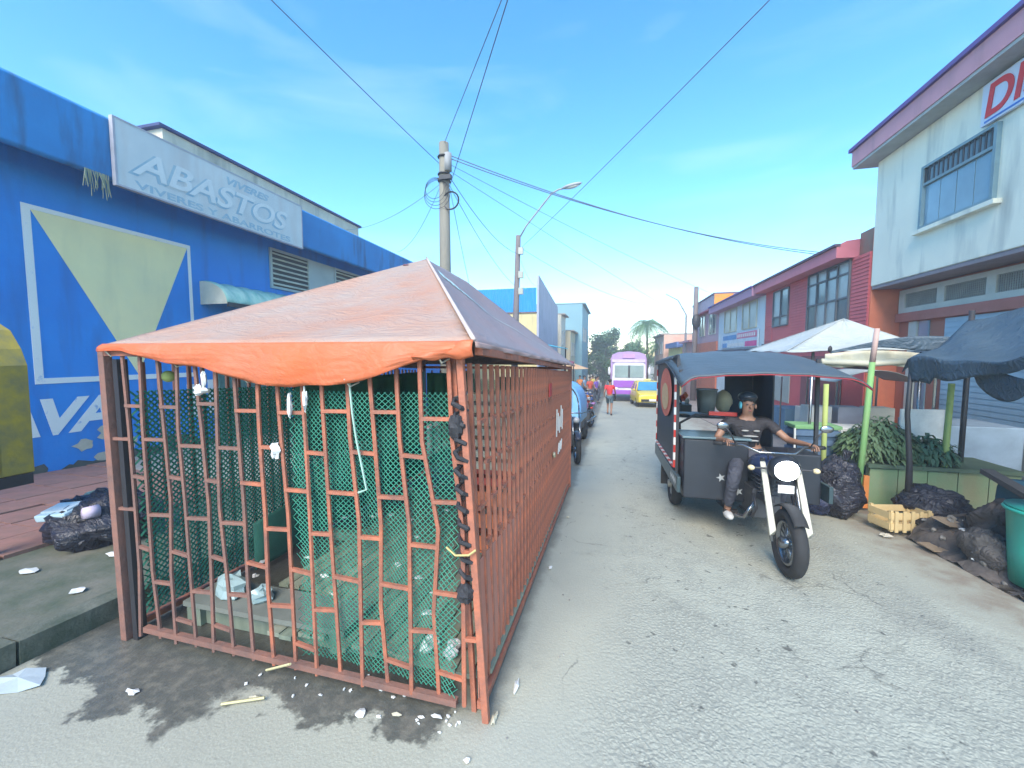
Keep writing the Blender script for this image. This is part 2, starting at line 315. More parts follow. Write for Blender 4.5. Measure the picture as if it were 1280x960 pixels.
# louvre windows with cream slats
m_slat=mat('dusty_louvre',(.72,.7,.55),(.5,.5,.4),scale=4)
m_panel=mat('grey_panel',(.46,.52,.48),(.38,.44,.42),scale=2)
for (y0,y1) in((8.75,10.15),(11.25,12.6),(14.2,15.6)):
    wf=M(); 
    for q in((y0,y0+.06),(y1-.06,y1)): wf.b2((X,q[0],3.58),(X+.05,q[1],4.62))
    wf.b2((X,y0+.06,3.58),(X+.05,y1-.06,3.64)); wf.b2((X,y0+.06,4.56),(X+.05,y1-.06,4.62)); wo_=wf.build('window',m_panel,B)
    bk=M(); bk.b2((X,y0+.06,3.64),(X+.008,y1-.06,4.56)); bk.build('dark_opening',m_dark,wo_)
    for k in range(7):
        s_=M(); s_.box((X+.035,(y0+y1)/2,3.71+k*.13),(.075,y1-y0-.125,.012),(0,.75,0)); s_.build('slat',m_slat,wo_)
for a_,b_ in((10.16,11.24),(12.61,14.19)): M().b2((X,a_,3.58),(X+.03,b_,4.62)).build('wall_panel',m_panel,B)
# fibre roots hanging under the sign's corner
pm=M()
for k in range(30):
    y=4.78+random.uniform(-.16,.16); pm.tube([(-7.99,y,4.72),(-7.98+random.uniform(-.03,.03),y+random.uniform(-.05,.05),4.72-random.uniform(.15,.42))],.006,4)
pm.build('hanging_moss',mat('dry_moss',(.3,.34,.24)),B,kind='stuff')
# sign
S=thing('shop_sign','faded white sign board reading ABASTOS on the blue eave','sign',(-7.93,7,4.6))
sm=M(); sm.b2((-7.97,5.0,4.62),(-7.9,9.02,5.66)); sm.build('board',mat('faded_sign_white',(.6,.64,.62),(.5,.56,.56),scale=1.5,streak=.3,dirt=(.4,.3,.25),bump=.05),S)
sm=M()
for a,b in(((-7.975,4.97,4.59),(-7.895,5.0,5.69)),((-7.975,9.02,4.59),(-7.895,9.05,5.69))): sm.b2(a,b)
sm.b2((-7.975,5.0,5.66),(-7.895,9.02,5.69)); sm.b2((-7.975,5.0,4.59),(-7.895,9.02,4.62)); sm.build('frame',mat('sign_frame',(.45,.45,.5)),S)
m_let=mat('faded_letter_blue',(.24,.4,.5),(.38,.5,.54),scale=5,bump=0)
m_lw=mat('faded_letter_white',(.66,.7,.68),(.58,.63,.62),scale=5,bump=0)
text('letter_shadow','ABASTOS',.6,m_let,S,(-7.899,5.2,4.88),'L',shear=.3,off=.024,ext=.002,sx=1.26)
text('letters','ABASTOS',.6,m_lw,S,(-7.896,5.24,4.905),'L',shear=.3,off=.01,ext=.003,sx=1.26)
text('small_letters','VIVERES',.2,m_let,S,(-7.899,6.9,5.41),'L',shear=.3,off=.008,ext=.002,sx=1.5)
text('lower_letters','VIVERES Y ABARROTES',.17,m_let,S,(-7.899,5.25,4.655),'L',off=.004,ext=.002,sx=1.95)
# small awning on the wall
A=thing('small_awning','small white and green curved awning on the blue wall','awning',(-8.2,8,3.2))
am=M(); am.grid(lambda u,v:(WX+.72*math.sin(v*PI/2),6.9+u*2.5,3.42-.5*(1-math.cos(v*PI/2))+.02*math.sin(u*40)),40,8); am.build('canopy',mat('awning_green',(.5,.66,.56),(.15,.45,.38),scale=2.5,stretch=(1,3,1)),A,solid=.01,smooth=True)
for yy in(6.9,9.4):
    am=M(); n_=10; pts=[(WX+.72*math.sin(k/n_*PI/2),3.42-.5*(1-math.cos(k/n_*PI/2))) for k in range(n_+1)]; am.prism(pts+[(WX,2.92)],'y',yy-.01,yy+.01); am.build('end_panel',mat('awning_cream',(.66,.64,.52)),A)
am=M(); am.b2((WX+.7,6.9,2.86),(WX+.73,9.4,2.95)); am.build('trim',m_dark,A)
# shutter door below awning
dm=M(); dm.b2((X,7.2,-.3),(X+.03,9.2,2.7)); dd=dm.build('door',mat('dark_green_door',(.05,.12,.11),(.08,.2,.16),scale=3),B)

# ======================= LEFT: FURTHER BUILDINGS =======================
def house(name,label,x0,x1,y0,y1,z1,m,side,roof=None,wins=(),rh=.0,extra=None,facade=None):
    base=gz((y0+y1)/2)-.6
    h=thing(name,label,'building',((x0+x1)/2,(y0+y1)/2,base))
    M().b2((x0,y0,base),(x1,y1,z1)).build('wall',m,h)
    fx=x1 if side=='L' else x0; sg=1 if side=='L' else -1
    if roof: 
        q=.35; a=(x0-(q if side=='R' else 0),y0-.02,z1); b=(x1+(q if side=='L' else 0),y1+.02,z1+rh); M().b2((a[0],a[1],a[2]+.003),b).build('roof',roof,h)
    for (ya,yb,za,zb,gm) in wins:
        f=M(); e=.06
        for p in(((ya),(ya+e)),((yb-e),(yb))): f.b2((fx,p[0],za),(fx+sg*.05,p[1],zb))
        f.b2((fx,ya+e,za),(fx+sg*.05,yb-e,za+e)); f.b2((fx,ya+e,zb-e),(fx+sg*.05,yb-e,zb))
        wi=f.build('window',mat('window_frame_pale',(.5,.52,.5)),h)
        n=max(1,round((yb-ya)/.8)); pw=(yb-ya-2*e)/n
        for k in range(n):
            M().b2((fx,ya+e+k*pw+.015,za+e),(fx+sg*.012,ya+e+(k+1)*pw-.015,zb-e)).build('pane',gm,wi)
        if n>1:
            f=M()
            for k in range(1,n): f.b2((fx,ya+e+k*pw-.015,za+e),(fx+sg*.04,ya+e+k*pw+.015,zb-e))
            f.build('mullion',mat('window_frame_pale',(.5,.52,.5)),wi)
    return h
g_dark=glass('glass_dark',(.10,.15,.17)); g_blue=glass('glass_blue',(.22,.36,.44)); g_pale=glass('glass_pale',(.4,.46,.44),.3)
m_yel=mat('yellow_plaster',(.7,.6,.3),(.6,.5,.25),scale=1,streak=.3)
m_grey=mat('lilac_grey_cladding',(.42,.42,.5),(.33,.34,.4),scale=1,streak=.3)
h=house('corner_building','yellow building with blue corrugated front and sloped grey side wall','%s'and -13,-5.0,27,36.5,4.72,m_yel,'L',wins=((29,31,.9,2.2,g_dark),(32.5,34.5,.9,2.2,g_dark)))
cm=M()
nn=70
cm.grid(lambda u,v:(-12.8+7.78*u,26.9-.03*math.cos(u*nn*PI),4.8+v*1.6),nn*2,1); cm.build('corrugated_panel',mat('blue_corrugated',(.03,.3,.66),(.02,.24,.58),scale=.8,rough=.45,bump=0),h)
M().b2((-13,26.92,4.725),(-5.05,27.3,4.8)).build('ledge',mat('ledge_brown',(.25,.15,.15)),h)
sm=M(); sm.prism([(26.85,-.5),(36.5,-.5),(36.5,6.2),(27,7.2),(26.85,7.2)],'x',-4.99,-4.85)
sm.build('side_wall',m_grey,h)
m_teal=mat('teal_grey_cladding',(.2,.36,.4),(.17,.31,.36),scale=.8)
h=house('tall_building','tall teal grey building behind the yellow one','x'and -11,-3.35,46,58,7.65,m_teal,'L',roof=mat('teal_roof_edge',(.14,.22,.26)),rh=.12,wins=((47.5,49.5,3.5,5.2,g_dark),(51,53,3.5,5.2,g_dark)))
m_cr2=mat('cream_facade',(.66,.6,.46),(.5,.46,.38),scale=1.4,streak=.4)
house('small_house','narrow cream house with pale upper storey between grey and teal walls','x' and -9,-4.6,37,40.5,5.6,m_cr2,'L',wins=((37.5,38.3,2.8,4.2,g_dark),(39.2,40,2.8,4.2,g_dark)),roof=m_conc,rh=.1)
house('small_house','low cream house with a stepped roofline below the teal building','x' and -9,-4.1,40.6,45.9,4.3,mat('ochre_facade',(.62,.5,.28),(.5,.42,.3),scale=1.2,streak=.4),'L',wins=((41.5,42.5,1.8,3.2,g_dark),(44,45,1.8,3.2,g_dark)),roof=m_conc,rh=.1)
m_tawn=mat('teal_awning_metal',(.08,.42,.5),(.06,.34,.42),scale=3,rough=.5)
a=thing('awning','teal sheet awning over the pavement beyond the cage','awning',(-3.4,14.5,gz(14.5)+.1))
am=M(); am.grid(lambda u,v:(-4.9+u*2.9,12.8+v*6.,2.75-.62*u+.012*math.cos(v*120)),4,120); am.build('roof_sheet',m_tawn,a,solid=.01)
for yy in(13,18.6): M().tube([(-2.1,yy,gz(yy)),(-2.1,yy,2.2)],.03,8).build('post',m_dark,a)
a=thing('awning','dark red and blue stall awning under the teal one','awning',(-3.2,20,gz(20)))
am=M(); am.grid(lambda u,v:(-4.6+u*2.4,20+v*5.,1.9-.5*u+.05*math.sin(v*9)),4,20); am.build('canopy',mat('maroon_canvas',(.35,.06,.08),(.2,.05,.08),scale=2),a,solid=.01)
for yy in(20.1,24.8): M().tube([(-2.3,yy,gz(yy)),(-2.3,yy,1.45)],.03,8).build('post',m_dark,a)

# ======================= RIGHT BUILDINGS =======================
m_rw=mat('weathered_white_wall',(.86,.83,.66),(.76,.74,.6),scale=1.0,streak=.6,dirt=(.24,.27,.26),bump=.2,bscale=16)
m_lilac=mat('mauve_fascia',(.55,.27,.31),(.46,.23,.28),scale=1,streak=.3)
m_purp=mat('purple_edge',(.12,.08,.3))
W=thing('corner_building','two storey white building with overhanging upper floor and DIS sign','building',(8,7,gz(7)))
M().b2((6.2,2.2,3.52),(13,11.95,6.5)).build('upper_wall',m_rw,W,bevel=.02)
M().b2((6.22,2.2,3.44),(13,11.93,3.515)).build('slab',mat('mauve_grey_soffit',(.3,.24,.25),(.2,.17,.18)),W)
rf=M(); rf.b2((5.82,2.0,6.5),(13.2,12.25,6.56)); rf.build('soffit',mat('soffit_grey',(.42,.44,.42)),W)
rf=M(); rf.b2((5.8,2.0,6.562),(13.2,12.27,6.93)); rf.build('fascia',m_lilac,W)
rf=M(); rf.b2((5.74,2.0,6.935),(13.2,12.33,7.02)); rf.build('roof_edge',m_purp,W)
M().b2((6.85,2.2,-1),(13,11.95,3.43)).build('lower_wall',mat('orange_brick_paint',(.46,.16,.1),(.38,.14,.09),scale=2,streak=.2),W)
# upper window: frame, barred transom, three panes
f=M(); ya,yb,za,zb=8.66,10.35,4.42,5.68
for p in((ya,ya+.06),(yb-.06,yb)): f.b2((6.13,p[0],za),(6.2,p[1],zb))
f.b2((6.13,ya+.06,za),(6.2,yb-.06,za+.05)); f.b2((6.13,ya+.06,zb-.05),(6.2,yb-.06,zb)); f.b2((6.14,ya+.06,5.28),(6.2,yb-.06,5.33))
wi=f.build('window',mat('window_teal_frame',(.2,.32,.36)),W)
for k in range(4):
    y=ya+.07+k*.39; M().b2((6.188,y,za+.06),(6.199,y+.37,5.27)).build('pane',g_blue,wi)
for k in range(14): M().b2((6.15,ya+.1+k*.115,5.335),(6.165,ya+.12+k*.115,5.63)).build('bar',m_dark,wi)
M().b2((6.19,ya+.06,5.33),(6.199,yb-.06,5.63)).build('pane',g_dark,wi)
M().b2((6.08,ya-.1,za-.09),(6.2,yb+.1,za-.01)).build('sill',m_rw,W)
# sign DIS
sg=thing('wall_sign','white sign with red letters DIS high on the white building','sign',(6.12,8,5.8))
M().b2((6.12,6.6,5.74),(6.17,8.98,6.42)).build('board',mat('sign_board_blue_white',(.6,.66,.76),(.55,.6,.7),bump=.02),sg)
text('letters','DIS',.72,mat('sign_red',(.7,.03,.04),(.6,.04,.05),bump=0),sg,(6.112,8.93,5.86),'R',shear=.15,off=.015,ext=.004,sx=.95)
M().b2((6.113,6.6,5.77),(6.119,8.9,5.8)).build('blue_stripe',mat('sign_blue',(.05,.2,.6),bump=0),sg)
# vent band and beam, pillars, shutters
m_ventf=mat('cream_frame',(.62,.62,.52),(.52,.53,.45),scale=3)
fb=M(); fb.b2((6.78,2.4,2.83),(6.848,11.9,2.95)); fb.b2((6.78,2.4,3.28),(6.848,11.9,3.38)); fb.build('vent_frame',m_ventf,W)
vm=M().box((0,0,0),(.03,.95,.33)); 
vg=M()
for k in range(22): vg.box((0,-.47+k*.0448,0),(.018,.006,.33))
for k in range(8): vg.box((.001,0,-.15+k*.043),(.018,.94,.006))
me_vent=vg.mesh('vent_grille',mat('vent_grey',(.42,.44,.4))); me_post=M().box((0,0,0),(.07,.2,.33)).mesh('vent_post',m_ventf)
for k in range(8):
    piece('vent_post',me_post,W,(6.812-8,11.8-k*1.18-7,3.115-W.location.z)); piece('vent_grille',me_vent,W,(6.805-8,11.8-.59-k*1.18-7,3.115-W.location.z))
M().b2((6.83,2.4,2.953),(6.848,11.9,3.277)).build('vent_backing',mat('vent_back',(.2,.2,.18)),W)
M().b2((6.74,2.4,2.62),(6.848,11.93,2.825)).build('beam',mat('red_beam',(.5,.17,.13),(.42,.14,.1),scale=3),W)
m_shut=mat('pale_blue_shutter',(.4,.54,.6),(.34,.46,.52),scale=2,streak=.2)
for (a_,b_,mm_,lab) in((10.95,11.25,g_blue,'pane'),(7.8,10.5,m_shut,'roller_shutter'),(4.6,7.3,m_shut,'roller_shutter')):
    s_=M(); s_.b2((6.82,a_,-.3),(6.848,b_,2.6)); s_.build(lab,mm_,W)
    if lab=='roller_shutter':
        st=M()
        for k in range(27): st.b2((6.805,a_+.02,-.3+k*.108),(6.819,b_-.02,-.3+k*.108+.085))
        st.build('shutter_slat',m_shut,W,kind='stuff')
M().b2((6.8,11.3,-.3),(6.848,11.55,2.6)).build('door_frame',m_ventf,W)
# red building
m_redw=mat('red_siding_paint',(.66,.13,.13),(.56,.11,.12),scale=1.5,streak=.2,dirt=(.25,.08,.09))
m_brick=mat('brick_red_render',(.68,.2,.1),(.56,.15,.08),scale=3,streak=.3)
D=thing('red_building','red sided building with large curtained upper windows','building',(8,15.5,gz(15)))
M().b2((6.2,12.0,-1.5),(12,19.0,4.4)).build('wall',m_redw,D)
M().b2((6.22,11.96,-1.4),(12,11.995,4.95)).build('side_wall',m_brick,D)
M().b2((6.3,12.0,4.4),(7.2,12.7,5.02)).build('chimney',mat('mossy_stack',(.22,.2,.14),(.35,.13,.1),scale=3),D)
sd_=M()
for k in range(21): 
    z=2.42+k*.095
    for a_,b_ in((12.02,12.75),(15.3,16.6),(18.2,18.95)): sd_.prism([(6.2,z),(6.178,z),(6.19,z+.085),(6.2,z+.085)],'y',a_,b_)
sd_.build('siding_board',m_redw,D,kind='stuff')
rf=M(); rf.prism([(5.78,4.42),(5.78,4.72),(6.0,4.86),(9,5.2),(9,4.42)],'y',12.72,19.1); rf.build('roof',mat('red_roof_fascia',(.66,.2,.24),(.56,.17,.2),scale=2),D)
M().b2((5.72,12.7,4.725),(5.86,19.12,4.79)).build('gutter',mat('dark_gutter',(.12,.08,.13)),D)
def bigwin(par,fx,ya,yb,za,zb,cols,rows,gm,fm_):
    f=M(); e=.05
    for k in range(cols+1): y=ya+(yb-ya)*k/cols; f.b2((fx-.05,y-e/2,za),(fx,y+e/2,zb))
    for r_ in rows: f.b2((fx-.045,ya,r_-e/2),(fx,yb,r_+e/2))
    wi=f.build('window',fm_,par)
    rs=sorted(rows)
    for k in range(cols):
        for i in range(len(rs)-1):
            y0=ya+(yb-ya)*k/cols+e/2; y1=ya+(yb-ya)*(k+1)/cols-e/2
            M().b2((fx-.012,y0,rs[i]+e/2),(fx-.002,y1,rs[i+1]-e/2)).build('pane',gm[(k+i)%len(gm)],wi)
m_wf=mat('window_dark_frame',(.14,.15,.16)); 
bigwin(D,6.2,12.85,15.2,2.55,4.38,4,(2.55,3.4,4.05,4.38),[g_dark,g_pale,g_pale],m_wf)
bigwin(D,6.2,16.7,18.1,2.95,4.3,2,(2.95,3.3,4.3),[g_pale,g_dark],m_wf)
M().b2((6.1,12.1,2.12),(6.2,19,2.3)).build('ledge',mat('dark_ledge',(.1,.1,.13)),D)
M().b2((6.17,13,-.9),(6.198,15.4,1.8)).build('door',mat('brown_gate',(.3,.1,.1),(.2,.08,.08)),D)
M().b2((6.17,16.3,.1),(6.198,18.2,1.6)).build('window',g_pale,D)
# white shop with sign
E3=thing('shop_house','white fronted shop house with mauve eave and a striped sign','building',(8,22.8,gz(22.8)))
m_wht2=mat('pale_blue_white_wall',(.62,.7,.7),(.56,.64,.66),scale=1,streak=.2)
M().b2((6.2,19.05,-2),(12,26.6,4.35)).build('wall',m_wht2,E3)
M().prism([(5.7,4.35),(5.7,4.7),(6.0,4.8),(9,5.2),(9,4.35)],'y',19.15,27.0).build('roof',mat('mauve_roof',(.42,.22,.32),(.36,.2,.3),scale=2),E3)
M().b2((5.64,19.13,4.705),(5.8,27.02,4.77)).build('gutter',m_purp,E3)
bigwin(E3,6.2,20.0,22.0,3.1,4.3,2,(3.1,4.3),[g_pale],mat('cream_window_frame',(.6,.58,.44)))
bigwin(E3,6.2,23.0,25.2,3.1,4.3,2,(3.1,4.3),[g_pale],mat('cream_window_frame',(.6,.58,.44)))
M().b2((6.05,19.1,2.0),(6.2,26.5,2.14)).build('ledge',mat('dark_ledge',(.1,.1,.13)),E3)
s3=thing('shop_sign','pale sign with blue and pink bands on the white shop house','sign',(6.15,22,2.2))
M().b2((6.13,19.6,2.22),(6.18,25.6,3.0)).build('board',mat('sign_pale',(.6,.7,.76),bump=0),s3)
M().b2((6.122,19.7,2.66),(6.128,22.6,2.94)).build('pink_band',mat('sign_pink',(.7,.2,.32),bump=0),s3)
M().b2((6.122,22.7,2.66),(6.128,25.2,2.9)).build('blue_band',mat('sign_mid_blue',(.12,.32,.6),bump=0),s3)
M().b2((6.122,19.7,2.26),(6.128,21.3,2.5)).build('pink_patch',mat('sign_hot_pink',(.75,.1,.3),bump=0),s3)
M().b2((6.122,24.4,2.26),(6.128,25.3,2.5)).build('blue_patch',mat('sign_mid_blue',(.12,.32,.6),bump=0),s3)
lm=M()
for k in range(9): M().b2((6.116,19.9+k*.3,2.72),(6.12,20.08+k*.3,2.88)).build('faded_letter',m_white,s3)
for k in range(11): M().b2((6.116,21.5+k*.25,2.3),(6.12,21.64+k*.25,2.46)).build('faded_letter',m_white,s3)
# pink shop with yellow corner
m_pink=mat('pink_plaster',(.55,.36,.38),(.48,.3,.33),scale=1,streak=.3)
P4=thing('shop_house','pink house with brick lower front and orange roof corner','building',(8,30,gz(30)))
M().b2((6.2,26.65,-2.5),(12,33,4.75)).build('wall',m_pink,P4)
M().b2((5.9,26.5,4.78),(12,33.2,5.5)).build('parapet',mat('lilac_parapet',(.5,.4,.46)),P4)
M().b2((5.85,26.5,5.51),(12.1,33.25,5.6)).build('roof_edge',mat('dark_roof_edge',(.15,.1,.16)),P4)
M().b2((5.87,26.45,4.9),(6.9,26.49,5.5)).build('orange_corner',mat('orange_paint',(.75,.3,.04)),P4)
M().b2((5.86,26.66,4.68),(6.2,33.1,4.775)).build('red_trim',mat('red_trim',(.4,.05,.09)),P4)
bigwin(P4,6.2,27.3,29,3.2,4.6,2,(3.2,4.6),[g_dark],m_ventf); bigwin(P4,6.2,30.3,32,3.2,4.6,2,(3.2,4.6),[g_dark],m_ventf)
M().b2((6.12,26.7,-2),(6.198,33,2.7)).build('brick_front',m_brick,P4)
house('far_house','low yellow house with a blue roof far down the street',6.0,12,39,47,2.6,mat('bright_yellow',(.75,.62,.2)),'R',roof=mat('blue_roof',(.12,.2,.42)),rh=.5,wins=((40,42,.5,1.8,g_dark),(43.5,45.5,.5,1.8,g_dark)))
house('far_house','orange and pink far house beside the palm tree',5.6,12,48,58,4.2,mat('orange_pink',(.62,.3,.2),(.6,.42,.3),scale=1.5),'R',roof=m_conc,rh=.15,wins=((49,51,2,3.4,g_dark),(53,55,2,3.4,g_dark)))
house('far_house','small pink walled house with red awning past the pink shop',6.1,12,33.6,38.6,2.9,mat('salmon',(.6,.25,.22),(.6,.4,.35),scale=1.5),'R',roof=m_lilac,rh=.15,wins=((34.5,36,.6,1.8,g_dark),))
# far block closing the street
house('end_building','pale building at the end of the street behind the trees',-9,2,78,90,1.6,m_cr2,'L',roof=m_conc,rh=.1,wins=())
house('end_building','grey roofed building at the far right end of the street',3,22,80,92,1.2,mat('far_grey',(.4,.42,.42)),'R',roof=m_purp,rh=.2,wins=())

# ======================= TREES =======================
def leaf_mesh(name,m,blobs,n,size,parent,droop=0.,seed=1):
    rd=random.Random(seed); vs=[];fs=[]
    for i in range(n):
        c,r=blobs[rd.randrange(len(blobs))]
        d=Vector((rd.gauss(0,1),rd.gauss(0,1),rd.gauss(0,1))).normalized()*(rd.random()**.45)
        p=Vector(c)+Vector((d.x*r[0],d.y*r[1],d.z*r[2]))
        u=Vector((rd.gauss(0,1),rd.gauss(0,1),rd.gauss(0,.6)-droop)).normalized(); v=u.cross(Vector((rd.gauss(0,1),rd.gauss(0,1),rd.gauss(0,1)))).normalized()
        s_=size*rd.uniform(.6,1.3); o=len(vs)
        vs+=[p-u*s_,p+v*s_*.45+u*.1*s_,p+u*s_,p-v*s_*.45+u*.1*s_]; fs.append((o,o+1,o+2,o+3))
    mm=M(); mm.v=[tuple(v) for v in vs]; mm.f=fs
    me=bpy.data.meshes.new(name); 
    o=mm.build(name,m,parent); return o
m_leaf=mat('tree_leaves',(.07,.17,.05),(.13,.24,.07),scale=.8,bump=0,rough=.6); m_leaf2=mat('dark_leaves',(.04,.11,.045),(.09,.17,.06),scale=.9,bump=0,rough=.6)
m_bark=mat('bark',(.16,.12,.085),scale=8,bump=.5)
def tree(label,x,y,h,w_,n,seed,lm_):
    rd=random.Random(seed); b=gz(y); t=thing('broadleaf_tree',label,'tree',(x,y,b))
    tm=M(); tm.tube([(x,y,b-.1),(x+.1,y,b+h*.25),(x-.1,y,b+h*.5),(x,y,b+h*.8)],[.3,.24,.17,.06],9)
    for k in range(8):
        a=k*2.4; z=b+h*(.35+.05*k); tm.tube([(x,y,z),(x+math.cos(a)*w_*.3,y+math.sin(a)*w_*.3,z+h*.12),(x+math.cos(a)*w_*.45,y+math.sin(a)*w_*.45,z+h*.2)],[.1,.06,.02],6)
    tm.build('trunk',m_bark,t,smooth=True)
    bl=[]
    for k in range(34):
        a=rd.uniform(0,2*PI); q=rd.uniform(0,.8)*w_/2; zz=b+h*rd.uniform(.14,.93); f=1-abs((zz-b)/h-.5)*.8
        bl.append(((x+math.cos(a)*q*f,y+math.sin(a)*q*f,zz),(w_*.17*rd.uniform(.7,1.3),w_*.17,h*.1*rd.uniform(.8,1.4))))
    leaf_mesh('crown',lm_,bl,n,.19,t,seed=seed); return t
tree('rounded green tree at the street end left of the purple truck',-1.2,62,8.6,7.4,14000,3,m_leaf2)
tree('smaller green tree behind the parked motorcycles on the left',-5.2,60,6.6,6,9000,5,m_leaf)
tree('pale green tree behind the palm at the end of the street',4.2,72,7.2,7,8000,8,m_leaf)
tree('dark low tree beside the far yellow house',8.5,66,6.8,6,6000,9,m_leaf2)
tree('low bushy tree directly behind the purple truck',1.6,50,5.2,4.6,6000,12,m_leaf2)
def palm(label,x,y,h,seed,n=22,L=2.3):
    rd=random.Random(seed); b=gz(y); t=thing('palm_tree',label,'tree',(x,y,b)); tm=M(); tm.tube([(x,y,b-.1),(x+.15,y,b+h*.4),(x+.05,y,b+h*.75),(x,y,b+h)],[.26,.2,.16,.13],10); tm.build('trunk',m_bark,t,smooth=True)
    for k in range(n):
        a=k*2.399; el=rd.uniform(-.2,1.2); fm_=M(); pts=[]
        for i in range(9):
            s_=i/8*L; r_=math.cos(el)*s_; z=b+h+math.sin(el)*s_-.33*s_*s_*(.6+.4*rd.random() if i==0 else .8); pts.append(Vector((x+math.cos(a)*r_,y+math.sin(a)*r_,z)))
        fm_.tube(pts,.02,4)
        side=Vector((-math.sin(a),math.cos(a),0))
        for i in range(1,9):
            for sgn in(-1,1):
                for q in(0,.5):
                    p=pts[i-1].lerp(pts[i],q); ln=.2*L*math.sin(PI*(i-1+q)/8*.9+.2); e=p+side*sgn*ln+Vector((0,0,-ln*.55))+(pts[i]-pts[i-1])*.6; dd=(pts[i]-pts[i-1])*.3
                    fm_.add([p-dd*.5,p+dd*.5,e],[(0,1,2)])
        fm_.build('frond',m_leaf2 if k%2 else m_leaf,t)
palm('tall palm tree standing behind the purple truck',4.4,56,8.4,4,34,3.6)
palm('lower drooping palm beside the tall palm at the street end',5.9,54,5.4,6,28,3.0)

# ======================= CAGE =======================
CX0,CX1,CY0,CY1=-3.14,-.64,1.85,6.3; HT=1.86
m_rust=mat('rusty_orange_paint',(.5,.16,.085),(.24,.105,.075),scale=9,mix=.7,rough=.65,bump=.35,bscale=60)
m_rust2=mat('rusty_brown_bar',(.27,.125,.09),(.16,.095,.08),scale=9,mix=.7,rough=.7,bump=.35,bscale=60)
m_net=mat('green_net',(.03,.24,.16),(.02,.16,.11),scale=2,bump=0)
Cg=thing('metal_cage','rusty orange barred cage stall standing on the road by the kerb','cage',(-1.9,4,gz(4)))
def top(y): return 1.86-.055*(y-1.85)*.9     # the frame follows the street down
rd=random.Random(11)
# corner posts (front right leans)
def post(p,q,w_=.06,m_=m_rust): return M().beam(p,q,w_,w_).build('post',m_,Cg,bevel=.004)
post((CX0+.03,CY0,gz(CY0)),(CX0,CY0,top(CY0)),.05,m_rust2); post((CX1+.04,CY0,gz(CY0)-.0),(CX1-.09,CY0,top(CY0)),.036)
post((CX0,CY1,gz(CY1)),(CX0,CY1,top(CY1)),.06,m_rust2); post((CX1,CY1,gz(CY1)),(CX1,CY1,top(CY1)),.06)
M().beam((CX0+.1,CY0+.03,gz(2)),(CX0+.08,CY0+.03,1.78),.06,.04).build('inner_post',m_dark,Cg)
M().beam((CX1-.04,CY0+.05,gz(2)),(CX1-.14,CY0+.05,1.8),.026,.026).build('inner_post',m_rust,Cg)
# rails
def rail(p,q,w_=.04,m_=m_rust): return M().beam(p,q,w_,w_).build('rail',m_,Cg)
fz=gz(CY0)+.07
rail((CX0,CY0,top(CY0)-.04),(CX1-.1,CY0,top(CY0)-.03)); rail((CX0+.2,CY0,fz+.03),(CX1-.12,CY0,fz),.035,m_rust2)
for X_ in(CX0,CX1): rail((X_,CY0+.03,top(CY0)-.035),(X_,CY1,top(CY1)-.035)); rail((X_,CY0+.03,gz(CY0)+.05),(X_,CY1,gz(CY1)+.05))
rail((CX0,CY1,top(CY1)-.03),(CX1,CY1,top(CY1)-.03)); rail((CX0,CY1,gz(CY1)+.05),(CX1,CY1,gz(CY1)+.05))
# front bars: slightly bent tubes, with staggered short cross pieces
NB=16; bars=[]
for i in range(NB):
    s_=(i+.9)/(NB+.2); xt=CX0+.02+(CX1-.13-CX0)*s_; xb=CX0+.03+(CX1-.06-CX0)*s_
    bow=[0,rd.uniform(-.012,.012),rd.uniform(-.02,.02),rd.uniform(-.02,.02),0]
    if i in(11,13,14,15): bow=[0,.0,.035,.02,0] if i!=14 else [0,-.01,.05,-.005,0]
    zt,zb=top(CY0)-.03,fz-(.02 if i<13 else .0); pts=[]
    for k in range(5): t_=k/4; pts.append((xt+(xb-xt)*t_+bow[k],CY0+.012*math.sin(i*3+k),zt+(zb-zt)*t_))
    bars.append(pts); M().tube(pts,.0115+.0015*rd.random(),6).build('bar',m_rust if i>6 else m_rust2,Cg)
def bx(i,z):
    p=bars[i]; 
    for k in range(4):
        if p[k][2]>=z>=p[k+1][2]:
            t_=(p[k][2]-z)/(p[k][2]-p[k+1][2]); return (p[k][0]+(p[k+1][0]-p[k][0])*t_,p[k][1],z)
    return p[-1]
for i in range(NB-1):
    for k in range(4):
        z=1.5-k*.46-(.23 if i%2 else 0)+rd.uniform(-.018,.018)
        if z<.12: continue
        M().beam(bx(i,z),bx(i+1,z),.019,.019).build('cross_piece',m_rust if i>5 else m_rust2,Cg)
for z in(1.5-.23,1.5-.69,1.5-1.15): M().beam(bx(NB-1,z),(CX1-.09+.13*(1.8-z)/1.9,CY0,z),.019,.019).build('cross_piece',m_rust,Cg)
for z in(1.27,.81): M().beam((CX0+.03,CY0,z),bx(0,z),.019,.019).build('cross_piece',m_rust2,Cg)
# side and back bars: shared mesh
me_b=M().box((0,0,0),(.022,.022,1.76)).mesh('bar',m_rust); me_b2=M().box((0,0,0),(.022,.022,1.76)).mesh('bar',m_rust2)
me_c=M().box((0,0,0),(.018,.098,.02)).mesh('cross_piece',m_rust); L0=Cg.location
def bar(x,y,me,tilt=0): z=(top(y)+gz(y))/2; piece('bar',me,Cg,(x-L0.x,y-L0.y,z-L0.z),(0,tilt,0))
n=42; dy=(CY1-CY0)/(n+1)
for i in range(n):
    y=CY0+dy*(i+1); t_=max(0,1-(y-CY0)/1.2)*.03
    bar(CX1-t_*1.6,y,me_b,-t_*1.3)
    for k in range(3):
        z=1.46-k*.46-(.23 if i%2 else 0)-.045*(y-1.85)
        if z>gz(y)+.85 and i<n-1: piece('cross_piece',me_c,Cg,(CX1-L0.x-t_,y+dy/2-L0.y,z-L0.z))
    if i%1==0: bar(CX0,y,me_b2)
